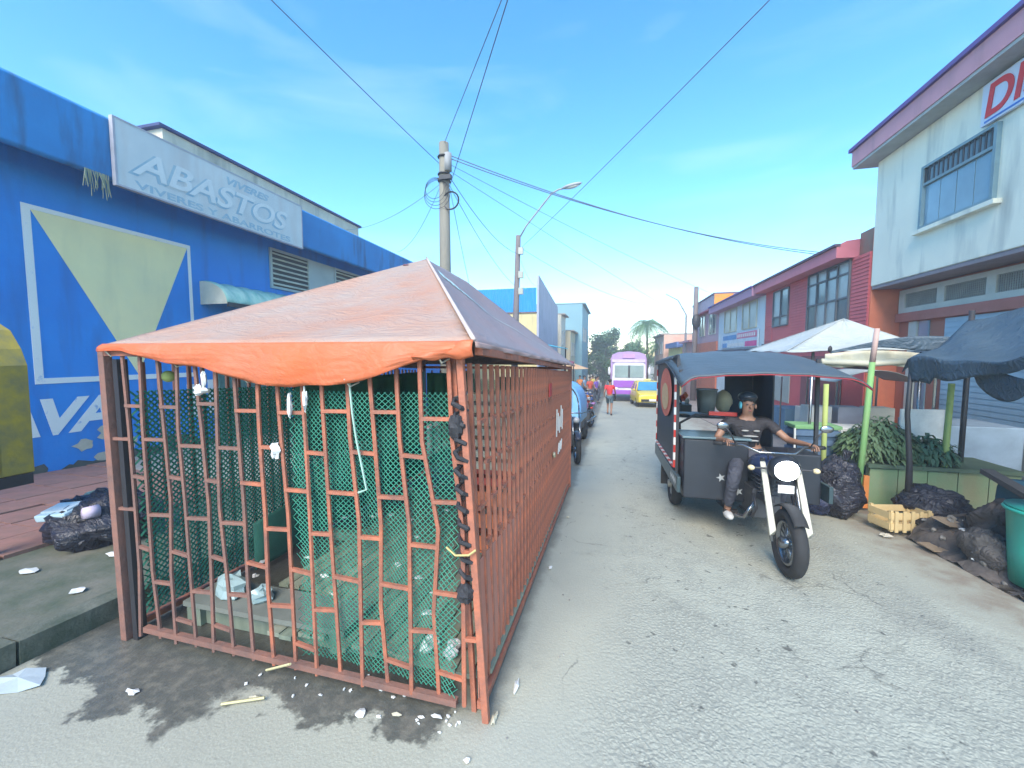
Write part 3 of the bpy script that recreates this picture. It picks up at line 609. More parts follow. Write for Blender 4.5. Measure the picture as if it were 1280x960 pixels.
for i in range(15): bar(CX0+.156*(i+1),CY1,me_b2)
# solid low sheet on the street side + far door leaf
sh=M(); sh.grid(lambda u,v:(CX1-.016+.008*math.sin(u*23)*math.sin(v*5)-(.02 if u<.1 else 0)*(1-u*10)*v,CY0+.05+u*(CY1-CY0-.1),gz(CY0+u*(CY1-CY0))+.03+v*.76),60,8)
m_sheet=mat('dusty_orange_sheet',(.56,.18,.1),(.44,.2,.15),scale=2.5,mix=.7,streak=.5,dirt=(.3,.26,.23),rough=.7,bump=.2)
sh.build('sheet_panel',m_sheet,Cg,solid=.004)
sh=M(); sh.b2((CX1+.012,CY0+.3,top(4)-.2),(CX1+.016,CY1,top(4)-.06)); 
gr=M()
for k in range(5): gr.tube([(CX1+.025,4.6+k*.13,.86+.05*(k%2)),(CX1+.025,4.62+k*.13,1.18-.06*(k%3))],.007,4)
for k in range(3): gr.tube([(CX1+.025,4.75+k*.13,.62),(CX1+.025,4.83+k*.13,.74)],.007,4)
gr.build('white_scribble',m_white,Cg)
M().box((CX1+.025,4.1,1.45),(.008,.16,.13)).build('red_tag',mat('red_tag',(.6,.06,.05)),Cg)
M().sph((CX1+.04,4.3,.72),(.02,.03,.035)).build('padlock',mat('brass_lock',(.55,.5,.35),metal=.6,rough=.4),Cg,smooth=True)
# nets: diamonds of twine
def net(fn,W_,H_,cell,r,name='net_panel',m_=m_net,hang=0.):
    mm=M(); k=-H_
    for sgn in(1,-1):
        c=-H_ if sgn>0 else 0
        while c<(W_ if sgn>0 else W_+H_):
            pts=[]
            nseg=28
            for i in range(nseg+1):
                v=H_*i/nseg; u=c+v if sgn>0 else c-v
                if 0<=u<=W_: pts.append(fn(u,v))
            if len(pts)>1:
                for p,q in zip(pts[:-1],pts[1:]): 
                    d=(Vector(q)-Vector(p)).normalized(); a=d.cross(Vector((.3,-.9,.2))).normalized()*r; a2=Vector((0,0,1))*r
                    mm.add([Vector(p)-a,Vector(p)+a,Vector(q)+a,Vector(q)-a],[(0,1,2,3)])
            c+=cell
    return mm.build(name,m_,Cg,kind='stuff')
net(lambda u,v:(CX0+1.35+u,CY0+.045+.03*nz(u*2,v),gz(2)+.1+v),1.05,1.6,.03,.0021)
net(lambda u,v:(CX0+.03,CY0+.1+u,gz(CY0+u)+.1+v),4.2,1.55,.042,.0075)
net(lambda u,v:(CX0+.1+u,CY1-.05,gz(CY1)+.1+v),2.3,1.6,.04,.005)
# dark green shade cloth hanging on the far and left sides
m_cloth=mat('dark_green_cloth',(.03,.14,.1),(.05,.2,.14),scale=3,mix=.8,bump=.3,bscale=80)
def cloth(fn,nu=30,nv=14): return M().grid(fn,nu,nv).build('shade_cloth',m_cloth,Cg,solid=.003,smooth=True)
cloth(lambda u,v:(CX0+.07+.03*math.sin(u*30),CY0+1.5+u*2.9,gz(4)+1.0+v*.72-.14*math.sin(u*6)*(1-v)))
cloth(lambda u,v:(CX0+.1+u*.85,CY1-.09+.03*math.sin(u*24),gz(CY1)+.9+v*.9+.08*math.sin(u*7)*(1-v)))
cloth(lambda u,v:(CX0+1.35+u*1.05,CY1-.11+.04*math.sin(u*26),gz(CY1)+.25+v*1.5))
cloth(lambda u,v:(CX0+.12+.02*math.sin(u*20),CY0+.9+u*3.3,gz(4)+.1+v*.42+.05*math.sin(u*11)*v))
# plank floor
m_plank=[mat('greenish_plank_a',(.28,.31,.23),(.17,.21,.16),scale=3,stretch=(6,.5,1)),mat('greenish_plank_b',(.34,.34,.26),(.2,.24,.18),scale=3,stretch=(6,.5,1)),mat('greenish_plank_c',(.22,.26,.2),(.14,.18,.14),scale=3,stretch=(6,.5,1))]
for i in range(19):
    x=CX0+.62+i*.1; y0=2.02+rd.uniform(-.04,.06) if i>3 else 2.5; y1=5.9+rd.uniform(-.2,.1)
    p=M(); p.add([(x,y0,gz(y0)+.10),(x+.09,y0,gz(y0)+.10),(x+.09,y1,gz(y1)+.10),(x,y1,gz(y1)+.10),(x,y0,gz(y0)+.128),(x+.09,y0,gz(y0)+.128),(x+.09,y1,gz(y1)+.128),(x,y1,gz(y1)+.128)],[(3,2,1,0),(4,5,6,7),(0,1,5,4),(1,2,6,5),(2,3,7,6),(3,0,4,7)])
    p.build('plank',m_plank[i%3],Cg)
for y in(2.15,3.6,5.2): M().beam((CX0+.2,y,gz(y)+.05),(CX1-.1,y,gz(y)+.05),.08,.09).build('joist',m_plank[2],Cg)
# low shelf board at front left
M().box((CX0+.9,2.2,.07),(1.3,.3,.035)).build('shelf_board',mat('grey_board',(.22,.23,.2),(.14,.16,.14),scale=4),Cg)
for x in(CX0+.35,CX0+1.45):M().box((x,2.2,-.02),(.05,.26,.14)).build('shelf_leg',m_plank[2],Cg)
# dark strap wound round the front right post
sp=M(); pts=[]
for k in range(60): 
    t_=k/59; z=1.62-t_*1.05; xx=CX1-.1+.06*(1.8-z)/1.9*1.2; pts.append((xx+.035*math.cos(k*1.3),CY0+.035*math.sin(k*1.3),z))
sp.tube(pts,.013,5); sp.sph((CX1-.1,CY0-.01,1.45),(.04,.04,.07),jit=.2); sp.sph((CX1-.06,CY0-.01,.6),(.045,.04,.05),jit=.25); sp.build('wound_strap',mat('black_strap',(.03,.03,.035),rough=.7),Cg)
M().tube([(CX1-.16,CY0-.02,.83),(CX1-.1,CY0-.05,.81),(CX1-.03,CY0-.05,.82),(CX1+.0,CY0-.03,.84)],.006,5).build('hook',mat('yellow_wire',(.6,.5,.2)),Cg)
# hanging cord, scraps tied on bars
M().tube([(-1.34,CY0-.02,1.66),(-1.32,CY0-.03,1.5),(-1.3,CY0-.03,1.36),(-1.26,CY0-.04,1.2),(-1.24,CY0-.04,1.1),(-1.29,CY0-.04,1.08)],.006,5).build('hanging_cord',mat('pale_green_cord',(.4,.6,.5)),Cg)
m_scrap=mat('white_plastic_scrap',(.75,.75,.72),(.55,.56,.55),rough=.4)
def scrap(c,r,par,jit=.35,m_=None,name='plastic_scrap'): return M().sph(c,r,8,6,jit).build(name,m_ or m_scrap,par)
scrap((-1.62,CY0-.02,1.57),(.012,.015,.06),Cg); scrap((-1.72,CY0-.02,1.53),(.014,.015,.06),Cg); scrap((-1.83,CY0-.02,1.27),(.03,.02,.04),Cg); scrap((-2.35,CY0-.02,1.6),(.05,.03,.03),Cg); scrap((-2.32,CY0-.02,1.66),(.014,.012,.05),Cg)
M().sph((-2.97,2.1,1.66),.04).build('hanging_ball',mat('lime_ball',(.5,.62,.2)),Cg,smooth=True)

# crates and goods inside the cage (things of their own)
m_wood=mat('pale_crate_wood',(.75,.66,.48),(.6,.5,.36),scale=4,stretch=(1,1,6)); m_wood2=mat('yellow_crate_wood',(.68,.5,.24),(.55,.42,.22),scale=5)
def slat_crate(label,loc,sx,sy,sz,m_,nsl=4,rz=0,group=None,ns='slat'):
    t=thing('wooden_crate',label,'crate',loc,(TILT,0,rz),group)
    for x in(-1,1):
        for y in(-1,1): M().box((x*(sx/2-.02),y*(sy/2-.02),sz/2),(.03,.03,sz)).build('corner_post',m_,t,local=True)
    for k in range(nsl):
        z=sz*(k+.5)/nsl
        for y in(-1,1): M().box((0,y*sy/2,z),(sx,.012,sz/nsl*.62)).build(ns,m_,t,local=True)
        for x in(-1,1): M().box((x*sx/2,0,z),(.012,sy-.014,sz/nsl*.62)).build(ns,m_,t,local=True)
    M().box((0,0,.012),(sx-.03,sy-.03,.015)).build('bottom',m_,t,local=True)
    return t
z=gz(3.3)+.13
m_rc=mat('red_plastic',(.65,.08,.06),(.55,.08,.05),rough=.45,bump=0); m_oc=mat('orange_plastic',(.8,.24,.1),(.7,.2,.09),rough=.45,bump=0)
slat_crate('orange plastic crate on the cage floor behind the street side bars',(-1.02,3.75,gz(3.75)+.13),.5,.7,.62,m_oc,3)
slat_crate('dark red plastic crate on top of the orange crate in the cage',(-1.02,3.75,gz(3.75)+.752),.46,.6,.2,m_rc,2)
slat_crate('pale slatted wooden crate highest in the cage stack',(-1.02,3.7,gz(3.7)+1.34),.5,.9,.3,m_wood,3)
slat_crate('pale slatted wooden crate second from the top in the cage',(-1.02,3.7,gz(3.7)+.955),.5,.9,.38,m_wood,4)
b=thing('plastic_bag','clear plastic bag lying on the low grey board at the cage front','bag',(-2.62,2.2,.09)); scrap((-2.62,2.2,.15),(.13,.1,.08),b,.3,mat('clearish_plastic',(.4,.52,.52),(.25,.35,.35),rough=.25),'film')
b=thing('plastic_bag','second smaller crumpled bag on the low grey board of the cage','bag',(-2.36,2.2,.09)); scrap((-2.36,2.2,.13),(.09,.07,.045),b,.35,mat('clearish_plastic',(.5,.62,.62)),'film')

# orange tarp over the cage
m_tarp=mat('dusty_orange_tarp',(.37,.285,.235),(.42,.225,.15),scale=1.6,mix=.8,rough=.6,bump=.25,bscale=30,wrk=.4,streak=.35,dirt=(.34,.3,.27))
m_tarp2=mat('shaded_dusty_tarp',(.25,.225,.235),(.3,.2,.19),scale=1.3,mix=.7,rough=.6,bump=.25,bscale=30,wrk=.5)  # dusty, with the shade of the side slopes painted in as darker grey-mauve
m_val=mat('bright_orange_tarp',(.62,.13,.04),(.5,.15,.07),scale=3,mix=.7,rough=.5,bump=.2,bscale=30,wrk=.22)
T=thing('tarpaulin','dusty orange tarpaulin draped over the cage as a hipped roof','tarp',(-1.9,4,1.8))
FL=Vector((-3.11,1.83,1.87)); FR=Vector((-.64,1.8,1.865)); BL=Vector((-3.16,6.35,1.66)); BR=Vector((-.58,6.35,1.66)); A1=Vector((-1.92,3.95,2.82)); A2=Vector((-1.92,5.15,2.80))
def wr(p,k=0,amp=.012): return p+Vector((0,0,amp*nz(p.x*1.8,p.y*1.6,1.,k)))
def slope(a,b,c,d,nu=36,nv=24,sag=.05,k=0):
    def fn(u,v):
        p=a.lerp(b,u); q=d.lerp(c,u); r_=p.lerp(q,v); s_=sag*math.sin(PI*v)*(math.sin(PI*u)**.5 if 0<u<1 else 0)
        e=min(1,4*u,4*(1-u),4*v,4*(1-v)+.0001)
        return wr(r_,k,.014*max(e,0))-Vector((0,0,s_))
    return M().grid(fn,nu,nv)
slope(FL,FR,A1,A1,sag=.05).build('front_slope',m_tarp,T,solid=.004,smooth=True)
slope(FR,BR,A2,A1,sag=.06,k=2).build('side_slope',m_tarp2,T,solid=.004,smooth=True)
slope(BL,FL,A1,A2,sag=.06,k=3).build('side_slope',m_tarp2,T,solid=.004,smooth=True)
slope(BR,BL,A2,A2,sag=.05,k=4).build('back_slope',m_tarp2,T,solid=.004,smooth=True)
import bisect
DP=[(0,.05),(.08,.055),(.18,.085),(.3,.14),(.42,.185),(.5,.215),(.58,.25),(.68,.225),(.8,.165),(.9,.1),(.97,.05),(1,.06)]
def dep(u):
    for (a,b),(c,d) in zip(DP[:-1],DP[1:]):
        if a<=u<=c: return b+(d-b)*(u-a)/(c-a)
    return .05
def vf(u,v):
    p=FL.lerp(FR,u); D_=dep(u)
    fold=.018*math.sin(u*47+v*2)*v+.012*math.sin(u*19+v*5+1)*v+.01*math.sin((u*1.3+v)*31)*v
    return (p.x,p.y-.03*math.sin(v*PI*.7)-fold*.6-.004,p.z+.006-D_*v+.012*math.sin(u*23)*v)
M().grid(vf,110,12).build('front_valance',m_val,T,solid=.004,smooth=True)
M().grid(lambda u,v:(FR.x+.012+.012*math.sin(u*60)*v+(BR.x-FR.x)*u,FR.y+(BR.y-FR.y)*u,FR.z+(BR.z-FR.z)*u+.004-.028*v),90,3).build('side_hem',mat('mauve_hem',(.45,.3,.27),(.4,.26,.23)),T,solid=.004,smooth=True)
M().grid(lambda u,v:(FL.x-.01,FL.y+(BL.y-FL.y)*u,FL.z+(BL.z-FL.z)*u+.004-.07*v),40,4).build('side_hem',mat('mauve_hem',(.36,.2,.17)),T,solid=.004,smooth=True)
# corner fold at the front right + seam rib
cf=M(); cf.grid(lambda u,v:(FR.x-.3+u*.31,1.785-.02*math.sin(v*PI)-.008*math.sin(u*9)-.006,FR.z-.085+.09*v*(.25+.75*u)+.006*math.sin(u*14+v*3)+.012*u),24,10); cf.build('corner_fold',m_val,T,solid=.004,smooth=True)
sb=M(); sb.tube([(FR.lerp(A1,t_/10)-Vector((0,0,.035*math.sin(PI*t_/10)*0)))+Vector((.006,-.006,.012)) for t_ in range(11)],.012,6); sb.build('seam',mat('pale_seam',(.6,.5,.46)),T,smooth=True)
# printed band on the street side slope
def onside(u,v):
    p=FR.lerp(BR,u); q=A1.lerp(A2,u); r_=p.lerp(q,v); s_=.06*math.sin(PI*v)*(math.sin(PI*u)**.5); e=min(1,4*u,4*(1-u),4*v,4*(1-v)+.0001)
    return wr(r_,2,.014*max(e,0))-Vector((0,0,s_))+Vector((.004,0,.005))
pb=M(); pb.grid(lambda s_,t_:onside(.1+.32*s_,.83-.30*s_+(.085*(1-.5*s_))*(t_-.5)*(.8+.25*math.sin(s_*21))),40,3); pb.build('faded_print',mat('faded_print',(.38,.6,.6),(.6,.7,.7),scale=14,mix=1),T,smooth=True)
pb=M(); pb.grid(lambda s_,t_:onside(.42+.4*s_,.53-.36*s_+.016*(t_-.5)),30,1); pb.build('pale_crease',mat('pale_crease',(.52,.54,.54)),T,smooth=True)
pb=M()
for k in range(7):
    u0=.14+.036*k; pb.grid(lambda s_,t_:Vector(onside(u0+.012*s_,.80-.30*(u0-.1)/.32+.045*(t_-.5)))+Vector((.003,0,.003)),2,2)
pb.build('print_letters',mat('print_teal',(.2,.36,.38),(.4,.5,.5),scale=20),T)
# small hole patch near apex
M().sph((-2.03,3.72,2.71),(.035,.035,.012)).build('torn_spot',mat('torn_purple',(.18,.08,.12)),T)

# ======================= PEOPLE =======================
m_skin=mat('skin',(.3,.16,.1),(.25,.13,.085),scale=12,bump=.05,rough=.55)
def skinmesh(name,nodes,edges,parent,m_,root=0,sub=1,kind=None):
    me=bpy.data.meshes.new(name); me.from_pydata([n[0] for n in nodes],edges,[]); me.materials.append(m_)
    o=bpy.data.objects.new(name,me); COL.objects.link(o); o.parent=parent
    sk=o.modifiers.new('skin','SKIN'); sk.use_smooth_shade=True
    for i,n in enumerate(nodes):
        r=n[1]; r=(r,r) if not isinstance(r,tuple) else r
        me.skin_vertices[0].data[i].radius=r; me.skin_vertices[0].data[i].use_root=(i==root)
    s_=o.modifiers.new('sub','SUBSURF'); s_.levels=sub; s_.render_levels=sub
    return o
def person(label,loc,rz,J,shirt,pants,hair,h=1.7,tilt=TILT,short=False,extra=None,sleeve=.5,shoe=None,detail=True):
    """J: joint positions in metres, local, facing -y"""
    t=thing('person',label,'person',loc,(tilt,0,rz)); V=Vector
    pel=V(J['pelvis']); ch=V(J['chest']); nk=V(J['neck']); hd=V(J['head']); k=h/1.7
    nodes=[(pel,(.13*k,.1*k)),(pel.lerp(ch,.5),(.115*k,.085*k)),(ch,(.135*k,.095*k)),(nk,(.052*k,.052*k)),(hd-V((0,0,.05*k)),(.06*k,.075*k)),(hd+V((0,0,.04*k)),(.075*k,.088*k)),(hd+V((0,.005,.10*k)),(.055*k,.065*k))]
    edges=[(0,1),(1,2),(2,3),(3,4),(4,5),(5,6)]
    for s_ in('l','r'):
        sh=V(J['sh_'+s_]); el=V(J['el_'+s_]); ha=V(J['ha_'+s_]); i=len(nodes); d=(ha-el).normalized()
        nodes+=[(sh,.052*k),(el,.04*k),(ha-d*.02,.027*k),(ha+d*.05,(.038*k,.02*k))]; edges+=[(2,i),(i,i+1),(i+1,i+2),(i+2,i+3)]
        if detail:
            sd=V((1,0,0)) if abs(d.x)<.8 else V((0,1,0)); j=i+3
            for q in range(4):
                base=ha+d*.075+sd*(q-1.5)*.02; curl=V((0,0,-.02))
                nodes+=[(base+d*.02,.0085),(base+d*.045+curl,.008),(base+d*.05+curl*2.6,.007)]; m0=len(nodes)-3; edges+=[(j,m0),(m0,m0+1),(m0+1,m0+2)]
            nodes+=[(ha+d*.035+sd*(.035 if s_=='l' else -.035),.01),(ha+d*.065+sd*(.045 if s_=='l' else -.045)+V((0,0,-.015)),.008)]; m0=len(nodes)-2; edges+=[(j,m0),(m0,m0+1)]
        hp=V(J['hip_'+s_]); kn=V(J['kn_'+s_]); an=V(J['an_'+s_]); to=V(J['to_'+s_]); i=len(nodes)
        nodes+=[(hp,.085*k),(kn,.058*k),(an,.038*k),(to,(.042*k,.025*k))]; edges+=[(0,i),(i,i+1),(i+1,i+2),(i+2,i+3)]
    skinmesh('body',nodes,edges,t,m_skin)
    g=1.12
    n2=[(pel+V((0,0,-.02)),(.145*k,.12*k)),(pel.lerp(ch,.5),(.135*k,.105*k)),(ch,(.155*k,.115*k)),(ch.lerp(nk,.72),(.085*k,.075*k))]; e2=[(0,1),(1,2),(2,3)]
    for s_ in('l','r'):
        sh=V(J['sh_'+s_]); el=V(J['el_'+s_]); i=len(n2); n2+=[(sh,.07*k),(sh.lerp(el,sleeve*1.3),.06*k)]; e2+=[(2,i),(i,i+1)]
    skinmesh('shirt',n2,e2,t,shirt)
    n3=[(pel,(.15*k,.12*k))]; e3=[]
    for s_ in('l','r'):
        hp=V(J['hip_'+s_]); kn=V(J['kn_'+s_]); an=V(J['an_'+s_]); i=len(n3)
        if short: n3+=[(hp,.1*k),(hp.lerp(kn,.85),.082*k)]; e3+=[(0,i),(i,i+1)]
        else: n3+=[(hp,.1*k),(kn,.074*k),(kn.lerp(an,.9),.055*k)]; e3+=[(0,i),(i,i+1),(i+1,i+2)]
        so_=M(); an_=V(J['an_'+s_]); to=V(J['to_'+s_]); so_.sph(an_.lerp(to,.55)-V((0,0,.012)),(.048*k,.125*k,.042*k),10,7); so_.build('shoe',shoe or m_dark,t,local=True,smooth=True)
    skinmesh('trousers',n3,e3,t,pants)
    hm=M(); hm.sph(hd+V((0,.03*k,.075*k)),(.086*k,.098*k,.085*k),14,10); hm.build('hair',hair,t,local=True,smooth=True)
    if detail:
        f=M(); f.sph(hd+V((0,-.088*k,.0)),(.012,.02,.02),8,6); f.sph(hd+V((.076*k,.0,.0)),(.012,.02,.03),8,6); f.sph(hd+V((-.076*k,.0,.0)),(.012,.02,.03),8,6); f.build('face_features',m_skin,t,local=True,smooth=True)
        e_=M()
        for q in(-1,1): e_.sph(hd+V((q*.03*k,-.078*k,.025*k)),(.013,.008,.008),8,6)
        e_.build('eyes',m_dark,t,local=True,smooth=True)
        mo=M(); mo.sph(hd+V((0,-.08*k,-.045*k)),(.022,.008,.007),8,6); mo.build('mouth',mat('lips',(.3,.1,.09)),t,local=True,smooth=True)
    return t
def walkJ(h=1.7,a=.15,arm=.1,lean=0.):
    k=h/1.7
    J=dict(pelvis=(0,0,.93),chest=(0,-.02-lean,1.27),neck=(0,-.03-lean*1.3,1.47),head=(0,-.05-lean*1.4,1.58),
     sh_l=(.17,-.02-lean,1.38),el_l=(.24,.05+arm-lean,1.12),ha_l=(.25,-.05+arm-lean,.9),sh_r=(-.17,-.02-lean,1.38),el_r=(-.24,.05-arm-lean,1.12),ha_r=(-.25,-.12-arm-lean,.93),
     hip_l=(.09,0,.86),kn_l=(.1,-.08-a,.48),an_l=(.1,.05-a,.09),to_l=(.11,-.1-a,.04),hip_r=(-.09,0,.86),kn_r=(-.1,-.02+a*.6,.48),an_r=(-.1,.12+a,.1),to_r=(-.11,-.02+a,.04))
    return {q:tuple(c*k for c in v) for q,v in J.items()}
cl=lambda n,c:mat('cloth_'+n,c,tuple(x*.7 for x in c),scale=10,bump=.2,wrk=.7)
m_hair=mat('black_hair',(.02,.018,.016),rough=.6)

# ======================= CARGO TRICYCLE =======================
MX,MY=1.5,5.0
K=thing('cargo_tricycle','black roofed cargo motor tricycle driving towards the camera with its headlight on','tricycle',(MX,MY,gz(MY)),(TILT,0,0))
m_bk=mat('black_panel',(.012,.015,.022),(.024,.028,.036),scale=3,rough=.45,bump=.05)
m_vis=mat('dusty_navy_vinyl',(.055,.075,.09),(.08,.1,.115),scale=1.6,rough=.5,bump=.15,wrk=.25)
m_chr=mat('chrome',(.3,.31,.32),(.22,.23,.24),metal=.9,rough=.25,bump=0)
m_wcov=mat('cream_white_metal',(.42,.41,.33),(.3,.29,.24),rough=.4,bump=0)
m_redp=mat('red_reflector',(.5,.03,.02),rough=.3,bump=0); m_wr=mat('white_reflector',(.8,.78,.74),rough=.3,bump=0)
def wheel(par,c,r,w_,spokes=12,label=None,rimm=None):
    t=M(); t.torus(c,r-w_/2,w_/2,'x',28,10,1.15); o=t.build('wheel',m_black,par,local=True,smooth=True)
    q=M(); q.torus(c,r-w_*1.15,w_*.22,'x',28,6,2.); q.tube([(c[0]-w_*.7,c[1],c[2]),(c[0]+w_*.7,c[1],c[2])],.05,10)
    for i in range(spokes):
        a=2*PI*i/spokes; q.tube([(c[0],c[1],c[2]),(c[0],c[1]+math.cos(a)*(r-w_*1.2),c[2]+math.sin(a)*(r-w_*1.2))],.008 if spokes>8 else .02,5)
    q.build('rim',rimm or m_chr,o,local=True,smooth=True); return o
for x in(-.62,.62): wheel(K,(x,.85,.29),.29,.13,6,rimm=m_wcov)
wheel(K,(.07,-1.02,.3),.3,.1,16)
# mudguards and chassis
for x in(-.63,.63): M().grid(lambda u,v:(x-.1+v*.2,.85+.36*math.cos(.2+u*2.7),.3+.36*math.sin(.2+u*2.7)),14,2).build('mudguard',m_bk,K,local=True,solid=.008,smooth=True)
M().box((-.66,1.27,.32),(.2,.012,.3)).build('mud_flap',m_black,K,local=True)
ch=M()
for x in(-.35,.35): ch.beam((x,-.1,.42),(x,2.1,.42),.06,.08)
ch.beam((-.6,.85,.3),(.6,.85,.3),.07); ch.beam((0,-.8,.62),(0,.2,.45),.06); ch.build('chassis',m_dark,K,local=True)
bd=M(); bd.b2((-.7,-.05,.5),(.74,2.15,.58)); bd.build('bed_floor',m_bk,K,local=True)
# lower body: front box on the left, side skirts
M().b2((-.69,-.2,.4),(-.02,.35,1.08)).build('front_box',m_bk,K,local=True,bevel=.02)
M().b2((-.71,-.22,1.083),(.0,.37,1.11)).build('box_lid',mat('blue_grey_lid',(.13,.2,.22),(.09,.14,.16),rough=.3),K,local=True,bevel=.008)
M().b2((.12,-.1,.4),(.72,.35,.95)).build('front_box',m_bk,K,local=True,bevel=.02)
for x in(-.74,.76): M().b2((x-.02,-.22,.46),(x+.02,2.16,.64)).build('side_skirt',mat('dark_teal_skirt',(.04,.07,.08),rough=.35),K,local=True,bevel=.006)
# side panel left with round emblem
M().b2((-.73,.12,.66),(-.705,2.15,2.05)).build('side_panel',m_bk,K,local=True)
M().b2((.715,1.3,.66),(.735,2.15,2.05)).build('side_panel',m_bk,K,local=True)
M().b2((.3,2.13,.6),(.71,2.15,2.03)).build('rear_panel',mat('dark_curtain',(.03,.05,.085),(.05,.07,.11),scale=5),K,local=True)
dc=M(); n_=32; dc.add([(-.752,1.0,1.56)]+[(-.752,1.0+.62*math.cos(2*PI*k/n_),1.56+.34*math.sin(2*PI*k/n_)) for k in range(n_)],[(0,1+k,1+(k+1)%n_) for k in range(n_)]); dc.build('round_emblem',mat('emblem_red',(.85,.2,.1),(.75,.17,.1),scale=6,bump=0),K,local=True)
dc=M(); dc.add([(-.758,1.0,1.5)]+[(-.758,1.0+.36*math.cos(2*PI*k/n_),1.5+.19*math.sin(2*PI*k/n_)) for k in range(n_)],[(0,1+k,1+(k+1)%n_) for k in range(n_)]); dc.build('emblem_centre',mat('emblem_gold',(.75,.62,.25),(.8,.35,.2),scale=16,bump=0),K,local=True)
# red and white tape
def tape(p,q,n_,w_):
    p=Vector(p);q=Vector(q)
    for i in range(n_):
        a=p.lerp(q,i/n_); b=p.lerp(q,(i+1)/n_-.002); M().beam(a,b,w_,.012 if abs((q-p).z)<.5 else w_).build('tape_strip',m_redp if i%2==0 else m_wr,K,local=True)
tape((-.735,.11,.68),(-.735,.11,1.78),12,.05); tape((-.74,.14,.68),(-.74,2.14,.68),14,.05); tape((-.735,2.16,.7),(-.735,2.16,2.0),12,.03)
# posts and roof
for x in(-.72,.74):
    for y in(.1,2.12): M().beam((x,y,.6),(x,y,2.0),.035).build('roof_post',m_dark,K,local=True)
def roof(u,v):
    x=-.775+1.66*u; y=2.25-2.8*v
    z=2.07+.055*math.sin(PI*u)
    if v>.5: z-=((v-.5)/.5)**1.25*.30
    z-=.16*max(0,(abs(u-.5)-.4)/.1)**2*.5
    y+=.12*(u-.5)*v*2*0+.0
    return (x+.06*(v-.5)*(1 if u>.5 else -.2),y,z+.006*math.sin(u*30)*math.sin(v*9))
M().grid(roof,40,36).build('roof_canopy',m_vis,K,local=True,solid=.012,smooth=True)
M().tube([Vector(roof(i/20,1))+Vector((0,-.004,-.012)) for i in range(21)],.007,6).build('red_trim',mat('red_trim_cord',(.35,.04,.05)),K,local=True,smooth=True)
M().tube([Vector(roof(0,i/20))+Vector((-.004,0,-.012)) for i in range(21)],.01,6).build('dark_trim',m_dark,K,local=True,smooth=True)
M().grid(lambda u,v:(-.775+.004*math.sin(u*30)*v,2.2-2.0*u,2.03-.035*v-.0),40,3).build('side_valance',m_vis,K,local=True,solid=.006,smooth=True)
M().beam((-.75,-.15,1.85),(.78,-.15,1.86),.03).build('roof_rail',m_dark,K,local=True)
# grab rail with red reflector
M().tube([(-.66,.3,1.12),(-.66,.3,1.2),(-.5,.2,1.32),(-.12,.1,1.34),(-.12,.1,1.1)],.015,8).build('grab_rail',m_dark,K,local=True,smooth=True)
M().beam((-.38,.07,1.355),(-.08,.07,1.35),.045,.045).build('red_grip',m_redp,K,local=True)
# goods in the cargo bay
M().b2((-.68,1.3,1.17),(.7,2.1,1.2)).build('rack_shelf',m_dark,K,local=True)
bk=thing('bucket','grey bucket on the rack in the tricycle bay behind the driver','bucket',(MX-.12,MY+1.5,.95))
M().tube([(MX-.12,MY+1.5,.955),(MX-.12,MY+1.5,1.3)],[.115,.145],18).build('pail',mat('grey_pail',(.32,.34,.33),(.25,.27,.27),rough=.5),bk,smooth=True)
M().torus((MX-.12,MY+1.5,1.3),.147,.01,'z',20,6).build('rim',mat('grey_pail',(.32,.34,.33)),bk,smooth=True)
sk_=thing('cloth_sack','cream sack beside the grey bucket in the tricycle bay','sack',(MX+.14,MY+1.6,.95)); M().sph((MX+.14,MY+1.6,1.12),(.12,.12,.17),12,9,.08).build('cloth',mat('cream_sack',(.62,.54,.36),(.45,.4,.28),scale=6,bump=.4),sk_,smooth=True)
ob=thing('box','low dark box with tangled goods on the tricycle rack','box',(MX-.5,MY+1.8,.95)); M().b2((MX-.66,MY+1.5,.955),(MX-.32,MY+1.9,1.06)).build('carton',m_dark,ob)
for k in range(9): scrap((MX-.62+.035*k,MY+1.7+.03*(k%3),1.08+.035*(k%4)),(.035,.04,.05),ob,.3,m_=[m_scrap,m_dark,m_rc,m_oc][k%4],name='goods')
# motorcycle front end
fk=[]
for x in(-.06,.2): M().tube([(x,-.72,1.0),(x,-.88,.62),(x,-1.02,.3)],[.022,.026,.02],8).build('fork_leg',m_chr,K,local=True,smooth=True)
for x in(-.075,.215): M().add([(x-.026,-.80,.94),(x+.026,-.80,.94),(x+.03,-1.06,.42),(x-.02,-1.06,.36),(x-.026,-.77,.98),(x+.026,-.77,.98),(x+.03,-1.03,.36),(x-.02,-1.03,.36)],[(0,1,2,3),(7,6,5,4),(0,4,5,1),(1,5,6,2),(2,6,7,3),(3,7,4,0)]).build('fork_cover',m_wcov,K,local=True,bevel=.006)
M().grid(lambda u,v:(.07-.055+.11*v,-1.02+.33*math.cos(.9+u*1.5),.3+.33*math.sin(.9+u*1.5)+.015*math.sin(v*PI)),16,4).build('front_mudguard',m_black,K,local=True,solid=.006,smooth=True)
hl=M(); hl.sph((.07,-.87,.94),(.135,.11,.125),18,12); hl.build('headlight_shell',m_bk,K,local=True,smooth=True)
m_lamp=mat('lit_headlamp',(.9,.95,1),bump=0,emit=((.86,.93,1),9))
lo=M(); lo.sph((.07,-.93,.935),(.105,.06,.095),18,12); lo.build('headlight',m_lamp,K,local=True,smooth=True)
for x in(-.2,.34): M().sph((x,-.86,.93),(.03,.035,.025)).build('indicator',mat('indicator',(.75,.6,.35)),K,local=True,smooth=True)
M().tube([(-.2,-.86,.93),(.34,-.86,.93)],.01,6).build('indicator_bar',m_dark,K,local=True)
